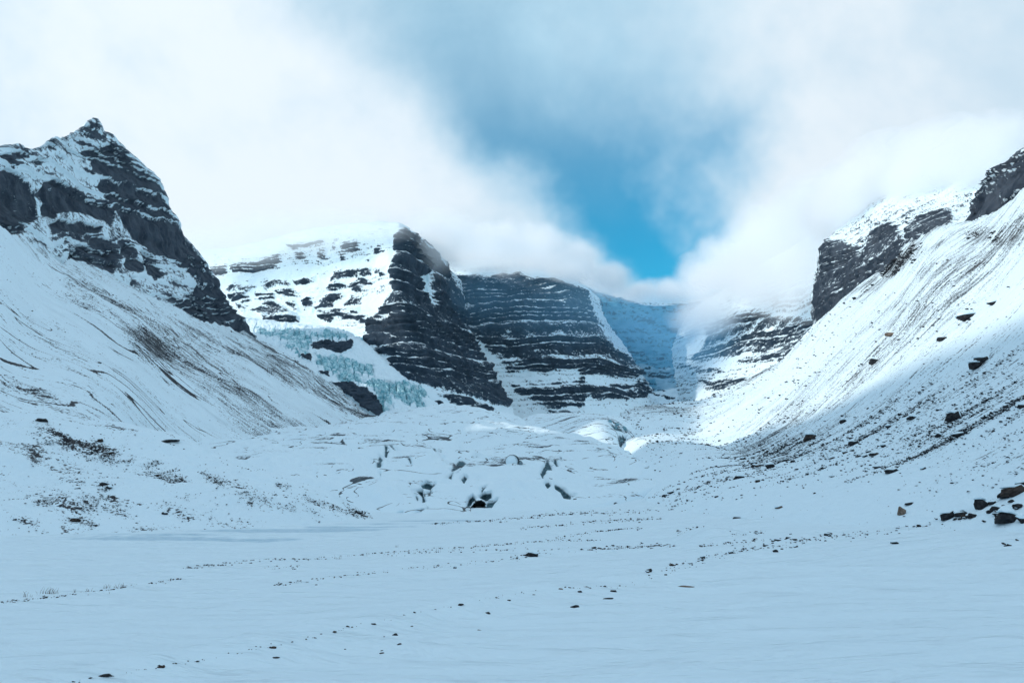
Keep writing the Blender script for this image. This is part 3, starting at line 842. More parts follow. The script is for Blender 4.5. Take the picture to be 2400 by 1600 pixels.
C_B = [(430, 850, 3500), (580, 830, 3450), (700, 850, 3300), (800, 880, 3150), (880, 920, 2980), (950, 970, 2850), (1020, 995, 2800), (1090, 1000, 2850), (1140, 1000, 2950), (1190, 1000, 3100), (1215, 1000, 3200)]
ice_c = [(T3(p), a) for p, a in [
    ([(1190, 930), (1270, 910), (1280, 990), (1200, 995)], 1.0), ([(880, 700), (915, 690), (915, 750), (890, 740)], 0.7), ([(1650, 450), (1725, 440), (1770, 700), (1700, 600)], 0.45),
    ([(1800, 1400), (1830, 1390), (1900, 1460), (1860, 1450)], 0.8), ([(1880, 1430), (1960, 1420), (1975, 1450), (1890, 1455)], 0.9), ([(1000, 220), (1060, 200), (1050, 330), (1010, 330)], 0.25), ([(1420, 400), (1460, 300), (1470, 440), (1430, 560)], 0.35)]]
mountain('headwall_mountain', 'massive banded rock mountain with a snow cap and a dark face, above the icefall', [C_B, C_L, C_M, C_T1, C_T], [0, 0.26, 0.56, 0.86, 1.0], 480, 370, M_far, cen_polys, 131,
         step=58, cliff=26, rough=15, base=-0.12, soft=6.5, wob=9, strata=0.52, slope_w=0.45, smooth_rows=(0, 1, 2, 3, 4), ice_polys=ice_c,
         back=[(-30, 250, 20), (-60, 700, -100), (-100, 1500, -700)], gul=10)

T4 = lambda pts: tr(pts, 1000, 550, 0.319)
b_polys = [(T4(p), a) for p, a in [
    ([(100, 280), (330, 320), (700, 275), (800, 330), (980, 330), (1110, 380), (1190, 430), (1290, 680), (1370, 830), (1500, 905), (1610, 980), (1540, 1050), (1650, 1160), (1600, 1185), (1400, 1205), (1180, 1195),
      (1160, 1255), (900, 1275), (820, 1225), (640, 1140), (560, 930), (300, 700), (150, 500)], 0.80),
    ([(230, 520), (450, 500), (880, 455), (905, 540), (700, 560), (500, 590), (300, 575)], 0.15),
    ([(600, 590), (900, 560), (960, 620), (800, 640), (600, 640)], 0.45),
    ([(450, 640), (560, 600), (600, 720), (500, 720)], 0.35),
    ([(460, 1030), (850, 995), (1110, 1005), (1125, 1065), (950, 1095), (700, 1115), (540, 1085)], -0.2), ([(1140, 1030), (1545, 1040), (1525, 1095), (1250, 1095), (1160, 1085)], -0.2),
    ([(330, 880), (560, 940), (700, 935), (560, 965), (430, 950)], -0.1), ([(560, 785), (720, 790), (660, 855)], 0.0), ([(1165, 400), (1200, 440), (1340, 740), (1290, 730), (1210, 560)], -0.1),
    ([(900, 1290), (1130, 1300), (1110, 1325), (960, 1325)], 0.7)]]
S_T = [(980, 640, 4900), (1060, 616, 4800), (1130, 610, 4700), (1210, 616, 4600), (1255, 632, 4550), (1310, 648, 4550), (1360, 668, 4700), (1400, 700, 5000)]
S_T1 = [(990, 680, 4700), (1060, 655, 4600), (1130, 645, 4500), (1210, 645, 4400), (1262, 655, 4350), (1320, 670, 4380), (1368, 695, 4550), (1410, 730, 4850)]
S_M = [(1010, 790, 4400), (1100, 790, 4250), (1190, 795, 4130), (1275, 800, 4060), (1345, 800, 4080), (1400, 805, 4200), (1440, 820, 4400), (1475, 830, 4600)]
S_B = [(1050, 1010, 3900), (1150, 1010, 3800), (1250, 1010, 3750), (1340, 1010, 3700), (1420, 1010, 3750), (1490, 1000, 3850), (1530, 990, 4000), (1570, 990, 4200)]
mountain('banded_cliff', 'banded grey rock buttress with snow ledges under the cloud bank', [S_B, S_M, S_T1, S_T], [0, 0.52, 0.86, 1.0], 320, 280, M_far, b_polys, 151,
         step=46, cliff=20, rough=11, base=0.02, soft=6, wob=9, strata=0.58, slope_w=0.4, back=[(60, 300, 30), (200, 900, -60), (300, 2000, -800)], gul=8)

D_T = [(1300, 640, 5900), (1400, 690, 5800), (1480, 711, 5700), (1540, 717, 5600), (1600, 712, 5500), (1660, 699, 5400), (1740, 670, 5300), (1820, 640, 5200)]
D_M = [(1330, 830, 5000), (1420, 830, 4950), (1480, 835, 4900), (1540, 838, 4850), (1600, 835, 4800), (1660, 830, 4750), (1740, 825, 4700), (1820, 800, 4600)]
D_B = [(1300, 1010, 4200), (1420, 1010, 4150), (1480, 1010, 4100), (1540, 1010, 4050), (1600, 1010, 4000), (1660, 1010, 3950), (1740, 1000, 3900), (1840, 980, 3800)]
sadd = [(T4(p), a) for p, a in [([(1230, 480), (1330, 620), (1420, 720), (1340, 760), (1290, 700)], 0.45), ([(1500, 760), (1560, 770), (1540, 800)], 0.4)]]
mountain('snow_saddle', 'snow saddle with blue shade put in its colour, and hanging icefall below the gap in the clouds', [D_B, D_M, D_T], [0, 0.6, 1.0], 240, 200, M_saddle, sadd, 171,
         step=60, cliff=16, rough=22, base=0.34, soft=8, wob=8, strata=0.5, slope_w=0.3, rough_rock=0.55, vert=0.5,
         ice_polys=[(T4([(1150, 380), (1300, 440), (1600, 520), (1800, 530), (2050, 490), (2150, 560), (2050, 760), (1900, 850), (1500, 860), (1380, 830), (1300, 700)]), 0.9), (T4([(1380, 820), (1700, 830), (1950, 760), (1880, 980), (2050, 1100), (1640, 1180), (1560, 1000)]), 0.62), (T4([(1300, 620), (1600, 640), (2000, 600), (2050, 760), (1950, 960), (1700, 1000), (1450, 900)]), 0.85), (T4([(1560, 1080), (1680, 1060), (1700, 1130), (1600, 1150)]), 0.9)],  # upper patches hold the col's painted shade, lower ones the icefall
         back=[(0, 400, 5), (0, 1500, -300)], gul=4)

T5 = lambda pts: tr(pts, 1600, 350, 0.3826)
E_T = [(1590, 745, 6100), (1632, 715, 5400), (1670, 698, 5000), (1715, 668, 4700), (1780, 625, 4400), (1860, 580, 4150), (1940, 530, 3950), (2060, 480, 3800), (2160, 440, 3700)]
E_M = [(1500, 870, 5700), (1572, 850, 4800), (1655, 830, 4350), (1720, 810, 4050), (1800, 790, 3800), (1880, 770, 3600), (1960, 740, 3450), (2060, 690, 3350), (2160, 650, 3300)]
E_B = [(1520, 985, 5000), (1590, 965, 4250), (1665, 970, 3800), (1740, 970, 3550), (1820, 960, 3350), (1900, 930, 3200), (1980, 900, 3100), (2060, 850, 3050), (2160, 800, 3000)]
e_polys = [(T5(p), a) for p, a in [([(150, 1100), (250, 1040), (420, 990), (600, 1020), (860, 1050), (860, 1150), (740, 1220), (600, 1290), (400, 1315), (250, 1270), (40, 1300), (140, 1190)], 0.62),
                                    ([(120, 1420), (430, 1395), (330, 1475), (150, 1465)], 0.72), ([(480, 870), (700, 650), (860, 620), (860, 960), (600, 990)], 0.42), ([(0, 1320), (150, 1330), (260, 1350), (100, 1370)], 0.6)]]
mountain('cloudy_cliff', 'hazy rock wall fading up into sunlit mist beside the saddle', [E_B, E_M, E_T], [0, 0.5, 1.0], 260, 260, M_far, e_polys, 191,
         step=44, cliff=16, rough=10, base=0.10, soft=8, wob=9, strata=0.5, slope_w=0.4, back=[(100, 200, 40), (400, 900, 40), (700, 1800, -500)], gul=8)

F_T = [(1908, 690, 1700), (1920, 630, 1740), (1932, 582, 1760), (1975, 540, 1800), (2040, 490, 1850), (2060, 462, 1880), (2130, 432, 1900), (2230, 408, 1820), (2330, 385, 1600), (2420, 360, 1400)]
F_M = [(1909, 720, 1640), (1925, 650, 1620), (1945, 612, 1580), (1990, 590, 1540), (2060, 555, 1440), (2100, 530, 1380), (2150, 510, 1320), (2240, 490, 1200), (2330, 470, 1100), (2420, 440, 1000)]
F_B = [(1905, 790, 1560), (1940, 765, 1480), (1975, 738, 1390), (2010, 715, 1280), (2070, 672, 1130), (2110, 630, 1000), (2150, 600, 900), (2250, 575, 720), (2330, 545, 640), (2420, 500, 560)]
f_polys = [(T5(p), a) for p, a in [
    ([(865, 600), (900, 560), (1000, 555), (1050, 600), (1170, 500), (1280, 455), (1345, 480), (1395, 570), (1200, 790), (1000, 945), (815, 1070), (830, 780), (860, 760)], 0.85),
    ([(1075, 650), (1110, 560), (1160, 495), (1155, 560), (1100, 650)], -0.1),
    ([(1390, 570), (1405, 450), (1500, 400), (1655, 385), (1690, 445), (1560, 530)], 0.9),
    ([(1140, 340), (1180, 300), (1300, 240), (1330, 290), (1250, 330), (1160, 380)], 0.5), ([(1340, 430), (1420, 350), (1600, 300), (1500, 400)], 0.5), ([(1650, 340), (1800, 240), (1780, 330), (1700, 400)], 0.5),
    ([(1700, 430), (1740, 420), (1720, 480)], 0.5)]]
mountain('rock_wall', 'tall sheer rock wall half veiled in mist above the scree slope', [F_B, F_M, F_T], [0, 0.6, 1.0], 340, 280, M_peak, f_polys, 211,
         step=24, cliff=8, rough=5, base=0.3, soft=6, wob=8, strata=0.38, slope_w=0.5, vert=0.5, smooth_rows=(0, 1), back=[(60, 60, 10), (300, 300, 40), (600, 700, -300)], gul=6)

H_T = [(2256, 520, 600), (2261, 484, 600), (2281, 465, 602), (2298, 432, 605), (2319, 394, 608), (2340, 384, 606), (2365, 376, 600), (2400, 358, 580), (2460, 320, 550), (2560, 260, 520)]
H_B = [(2252, 560, 575), (2270, 556, 560), (2290, 556, 545), (2310, 552, 530), (2330, 548, 510), (2350, 540, 490), (2375, 530, 470), (2405, 515, 445), (2470, 480, 410), (2570, 420, 380)]
h_polys = [(T5(p), a) for p, a in [([(1715, 350), (1770, 305), (1820, 205), (1870, 100), (2000, 55), (2200, -40), (2300, 100), (2100, 250), (1980, 300), (1900, 420), (1850, 510), (1730, 500)], 0.85),
                                    ([(1860, 480), (2000, 400), (2100, 350), (2100, 430), (1870, 530)], 0.6), ([(1880, 250), (2000, 215), (2000, 235), (1850, 270)], 0.2), ([(1760, 325), (1850, 320), (1840, 345)], 0.3)]]
mountain('rock_outcrop', 'dark broken rock outcrop at the top edge of the scree slope', [H_B, H_T], [0, 1.0], 200, 180, M_peak, h_polys, 231,
         step=13, cliff=4.5, rough=3.0, base=0.35, soft=5, wob=7, strata=0.38, slope_w=0.5, smooth_rows=(0,), back=[(30, 20, 4), (200, 120, -10), (300, 300, -120)], gul=3)

# unseen massif added behind the peak's skyline to shade the icefall
xs = np.linspace(-2200, -900, 60); ys = np.linspace(1750, 3300, 70)
X, Y = np.meshgrid(xs, ys)
Z = 820 * np.exp(-((X + 1420) / 330) ** 2) * sm(1750, 2250, Y) * sm(3400, 2900, Y) + 60 * (fbm(X / 160, Y / 160, seed=251, octaves=4) - 0.5) - 10
grid_object('shade_massif', np.stack([X, Y, Z], 2), M_peak, 'unseen massif added behind the pointed peak to shade the icefall', {'rock': 0.3 + 0.3 * fbm(X / 40, Y / 40, Z / 20, seed=252), 'ice': X * 0})

# ------------------------------------------------------------------ icefall
I_A = [(560, 800, 3150), (600, 805, 3000), (660, 822, 2800), (720, 862, 2600), (790, 915, 2450), (870, 965, 2250), (930, 1000, 2100), (990, 1010, 2050)]
I_B = [(575, 770, 3300), (680, 790, 3180), (760, 812, 3050), (810, 840, 2900), (870, 875, 2720), (930, 920, 2520), (985, 962, 2380), (1040, 985, 2300)]
I_C = [(580, 748, 3480), (700, 762, 3430), (800, 776, 3330), (860, 806, 3160), (905, 850, 2960), (960, 905, 2780), (1010, 952, 2620), (1070, 985, 2520)]
nu, nv = 460, 270
i0 = crow(I_A, nu); i1 = crow(I_B, nu); i2 = crow(I_C, nu)
i3 = i2 + np.array([40, 160, -10.0])
im = i0 + np.array([20, -60, -60.0])
G = loft([im, i0, i1, i2, i3], [0, 0.06, 0.5, 0.92, 1.0], nu, nv)
x, y, z = G[..., 0].copy(), G[..., 1].copy(), G[..., 2].copy()
px, py = proj(G)
wb = 12 * (fbm(x / 60, z / 40, y / 120, seed=241, octaves=4) - 0.5) * 2
wb2 = 12 * (fbm(x / 60 + 5, z / 40, y / 120, seed=242, octaves=4) - 0.5) * 2
rkp = np.zeros(px.shape)
for p, aamp in [([(870, 965), (1000, 925), (1060, 945), (1120, 950), (1185, 915), (1200, 980), (1100, 1030), (1010, 1005), (900, 1005)], 1.0),
             ([(1030, 1240), (1200, 1235), (1320, 1310), (1400, 1400), (1430, 1440), (1380, 1490), (1250, 1425), (1180, 1350), (1110, 1310)], 1.0),
             ([(800, 1035), (880, 1025), (895, 1105), (830, 1075)], 1.0), ([(940, 1150), (1010, 1160), (1030, 1200), (960, 1190)], 0.9)]:
    rkp = np.maximum(rkp, aamp * polyfield(px + wb * 0.5, py + wb2 * 0.5, T3(p), 5))
icep = np.zeros(px.shape)
for p, aamp in [([(440, 820), (620, 840), (860, 870), (1000, 865), (1180, 880), (1110, 950), (1000, 940), (880, 950), (860, 1000), (700, 950), (540, 900)], 0.72),
             ([(930, 880), (1170, 880), (1100, 950), (1010, 920), (940, 930)], 1.1), ([(640, 950), (720, 960), (820, 1060), (760, 1030)], 1.1), ([(790, 1000), (880, 1030), (800, 1030)], 1.0),
             ([(890, 1020), (1100, 1070), (1330, 1120), (1330, 1200), (1200, 1190), (1080, 1160), (930, 1110)], 0.8), ([(950, 1120), (1250, 1200), (1300, 1250), (1100, 1220)], 0.8),
             ([(1220, 1210), (1400, 1230), (1600, 1250), (1750, 1310), (1690, 1380), (1760, 1450), (1640, 1430), (1480, 1380), (1430, 1430), (1340, 1320)], 0.85),
             ([(1330, 1320), (1440, 1340), (1480, 1420), (1400, 1420)], 1.0)]:
    icep = np.maximum(icep, aamp * polyfield(px + wb, py + wb2, T3(p), 7))
cre_ = fbm(x / 16, y / 34, z / 9, seed=243, octaves=5, gain=0.6, ridged=True)
blk = fbm(x / 30, y / 50, z / 12, seed=244, octaves=4)
wxs = x + 26 * (fbm(x / 40, y / 60, seed=261, octaves=3) - 0.5)
wys = y + 50 * (fbm(x / 40 + 7, y / 60, seed=262, octaves=3) - 0.5)
cu, cv_ = wxs / 24.0 + wys / 90.0, wys / 46.0
fu, fv = cu - np.floor(cu), cv_ - np.floor(cv_)
hb = _hash(np.floor(cu).astype(np.int64), np.floor(cv_).astype(np.int64), np.zeros(cu.shape, np.int64), 77)
gap = np.minimum(np.minimum(fu, 1 - fu), np.minimum(fv, 1 - fv))
serac = (hb * 20 - 9) - 26 * sm(0.14, 0.0, gap)
G[..., 2] += ((cre_ - 0.6) * 26 + serac) * (0.08 + icep) + (blk - 0.5) * 16
G[..., 1] -= rkp * 30 * (0.6 + 0.6 * fbm(x / 20, z / 6, seed=245, octaves=4))
icep = icep * np.clip(0.62 + 0.75 * (fbm(x / 14, y / 30, z / 7, seed=246, octaves=4) - 0.1) - 0.3 * (hb - 0.5) + 0.4 * sm(0.14, 0.0, gap), 0, 1.3)
beds = fbm(x / 90, z / 7, y / 90, seed=247, octaves=4, gain=0.6)
rk = rkp * 1.1 - 0.2 + 0.9 * (beds - 0.5) * (rkp > 0.1)
grid_object('icefall', G, M_icefall, 'turquoise icefall tumbling down between the peak and the banded mountain', {'rock': rk, 'ice': icep}, category='icefall')

# ------------------------------------------------------------------ placing things on the ground they stand on
import bmesh
rng = random.Random(7)
NEAR = ['valley_floor', 'scree_slope', 'moraine', 'hillside', 'glacier', 'glacier_hump']
_cat = []
for nm in NEAR:
    P_, px_, py_ = SURF[nm]
    selv = (P_[:, 1] > 5) & (px_ > -80) & (px_ < 2480) & (py_ > 550) & (py_ < 1700)
    _cat.append((P_[selv], px_[selv], py_[selv]))
AP = np.concatenate([c[0] for c in _cat]); APX = np.concatenate([c[1] for c in _cat]); APY = np.concatenate([c[2] for c in _cat])
order = np.argsort(APX)
AP, APX, APY = AP[order], APX[order], APY[order]


def on_ground(px, py):
    """the visible ground point under a picture point, as a place in the world"""
    for rad in (2.5, 4, 7, 12, 25):
        i0, i1 = np.searchsorted(APX, [px - rad, px + rad])
        if i1 <= i0:
            continue
        m = np.abs(APY[i0:i1] - py) < rad
        if not m.any():
            continue
        c = AP[i0:i1][m]
        ymin = c[:, 1].min()
        c = c[c[:, 1] < ymin * 1.06 + 1.0]
        return c.mean(0)
    return None


def thing(name, label, cat, loc=(0, 0, 0), group=None, kind=None):
    o = bpy.data.objects.new(name, None)
    scene.collection.objects.link(o)
    o.location = loc
    tag(o, label, cat, group)
    o.empty_display_size = 0.2
    return o


def tag(o, label, cat, group=None):
    o['label'] = label
    o['category'] = cat
    if group:
        o['group'] = group
    return o


def mesh_obj(name, me, parent=None, loc=None):
    o = bpy.data.objects.new(name, me)
    scene.collection.objects.link(o)
    if parent:
        o.parent = parent
    if loc is not None:
        o.location = loc
    return o


def plain_mat(name, c0, c1, scale, rough=0.85, bump=0.4, dist=0.05, spec=0.15):
    mat = bpy.data.materials.new(name)
    mat.use_nodes = True
    g = NT(mat.node_tree)
    oc = g.n('ShaderNodeTexCoord').outputs['Object']
    n1 = g.noise(oc, scale, 5.0, 0.65)
    bs = g.n('ShaderNodeBsdfPrincipled')
    g.put(bs.inputs['Base Color'], g.mix(g.sstep(n1, 0.35, 0.65), c0, c1))
    bs.inputs['Roughness'].default_value = rough
    bs.inputs['Specular IOR Level'].default_value = spec
    bp = g.n('ShaderNodeBump')
    bp.inputs['Strength'].default_value = bump
    bp.inputs['Distance'].default_value = dist
    g.put(bp.inputs['Height'], n1)
    g.link(bp.outputs[0], bs.inputs['Normal'])
    o = g.n('ShaderNodeOutputMaterial')
    g.link(bs.outputs[0], o.inputs[0])
    return mat


M_stone = [plain_mat('boulder_dark', (0.008, 0.010, 0.014), (0.034, 0.036, 0.040), 2.5), plain_mat('boulder_brown', (0.016, 0.014, 0.014), (0.070, 0.054, 0.046), 2.5),
           plain_mat('boulder_tan', (0.09, 0.07, 0.055), (0.22, 0.175, 0.14), 2.5)]
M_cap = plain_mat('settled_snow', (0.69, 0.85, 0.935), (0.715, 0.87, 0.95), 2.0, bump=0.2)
M_cave = plain_mat('cave_ice', (0.010, 0.018, 0.024), (0.05, 0.085, 0.10), 0.5, rough=0.5, spec=0.4)
M_ice = plain_mat('blue_ice', (0.05, 0.20, 0.27), (0.28, 0.50, 0.58), 0.8, rough=0.5, spec=0.4)
M_grey_ice = plain_mat('grey_ice', (0.04, 0.075, 0.09), (0.16, 0.24, 0.28), 0.6, rough=0.5, spec=0.4)
M_stalk = plain_mat('dry_stalk', (0.05, 0.04, 0.03), (0.12, 0.09, 0.06), 6.0)


def hull(seed, n=16, flat=0.8, tall=1.0, spread_base=True):
    r = random.Random(seed)
    bm = bmesh.new()
    for i in range(n):
        v = Vector((r.gauss(0, 1), r.gauss(0, 1), r.gauss(0, 1))).normalized()
        k = r.uniform(0.82, 1.05)
        bm.verts.new((v.x * k * 0.5, v.y * k * 0.45, v.z * k * 0.5 * flat * tall))
    if spread_base:
        for v in bm.verts:
            if v.co.z < 0:
                k = 1.0 + 0.35 * min(1.0, -v.co.z / 0.2)
                v.co.x *= k
                v.co.y *= k
    res = bmesh.ops.convex_hull(bm, input=bm.verts)
    bmesh.ops.delete(bm, geom=[g_ for g_ in res['geom_interior'] if isinstance(g_, bmesh.types.BMVert)], context='VERTS')
    bmesh.ops.recalc_face_normals(bm, faces=bm.faces)
    return bm


def stone_meshes(seed, n=16, flat=0.8, tall=1.0, big=False, cap_at=0.08, tilt=0.25):
    bm = hull(seed, n, flat, tall)
    cap = bm.copy()
    if big:
        bmesh.ops.subdivide_edges(bm, edges=bm.edges, cuts=2, use_grid_fill=True)
        bmesh.ops.triangulate(bm, faces=bm.faces)
        rr = random.Random(seed + 5)
        o1 = rr.uniform(0, 50)
        for v in bm.verts:
            k = float(fbm(np.array([v.co.x * 4 + o1]), np.array([v.co.y * 4]), np.array([v.co.z * 4]), octaves=3, seed=seed)[0]) - 0.5
            v.co += v.co.normalized() * k * 0.16
    me = bpy.data.meshes.new('boulder')
    bm.to_mesh(me)
    bm.free()
    r = random.Random(seed + 99)
    nrm = Vector((r.uniform(-tilt * 1.6, tilt * 1.6), r.uniform(-0.15, 0.2), 1)).normalized()
    for v in cap.verts:
        v.co.x *= 1.10
        v.co.y = v.co.y * 1.10 + 0.03
        v.co.z = v.co.z * 1.06 + 0.08
    bmesh.ops.bisect_plane(cap, geom=cap.verts[:] + cap.edges[:] + cap.faces[:], plane_co=(0, 0, cap_at), plane_no=nrm, clear_inner=True)
    bmesh.ops.holes_fill(cap, edges=[e for e in cap.edges if e.is_boundary])
    bmesh.ops.triangulate(cap, faces=cap.faces)
    bmesh.ops.subdivide_edges(cap, edges=cap.edges, cuts=1, use_grid_fill=True)
    bmesh.ops.smooth_vert(cap, verts=cap.verts, factor=0.5, use_axis_x=True, use_axis_y=True, use_axis_z=True)
    for v in cap.verts:
        v.co.z += 0.025
    for f in cap.faces:
        f.smooth = True
    mc = bpy.data.meshes.new('snow_cap')
    cap.to_mesh(mc)
    cap.free()
    mc.materials.append(M_cap)
    return me, mc


FLAT = [0.75, 0.6, 0.9, 0.5, 0.8]
PROTO = []
for i in range(10):
    big = i >= 5
    PROTO.append(stone_meshes(300 + i * 13, n=18 if big else 13, flat=[0.75, 0.6, 0.9, 0.5, 0.8][i % 5], big=big, cap_at=[0.10, 0.16, 0.08, 0.10, 0.14][i % 5]))
MESHES = {}


def boulder(px, py, wpx, label, group=None, proto=None, mat=0, aspect=(1, 1, 1), cap=True, bury=0.15, rot=None):
    p = on_ground(px, py)
    if p is None:
        return None
    d = float(np.linalg.norm(p - np.array([0, 0, EYE])))
    wd = wpx * d / FPX
    if proto is None:
        proto = rng.randrange(5, 10) if wpx >= 11 else rng.randrange(0, 5)
    me, mc = PROTO[proto]
    key = (proto, mat)
    if key not in MESHES:
        m2 = me.copy()
        m2.materials.clear()
        m2.materials.append(M_stone[mat])
        MESHES[key] = m2
    rz = rng.uniform(-0.5, 0.5) if rot is None else rot
    o = bpy.data.objects.new('boulder', MESHES[key])
    scene.collection.objects.link(o)
    half_h = 0.5 * FLAT[proto % 5] * wd * aspect[2]
    o.location = (p[0], p[1], p[2] + half_h * (0.45 - bury))
    o.scale = (wd * aspect[0], wd * aspect[1], wd * aspect[2])
    o.rotation_euler = (rng.uniform(-0.15, 0.15), rng.uniform(-0.2, 0.2), rz)
    tag(o, label, 'boulder' if wpx >= 8 else 'stone', group)
    if cap:
        c = bpy.data.objects.new('snow_cap', mc)
        scene.collection.objects.link(c)
        c.parent = o
    return o


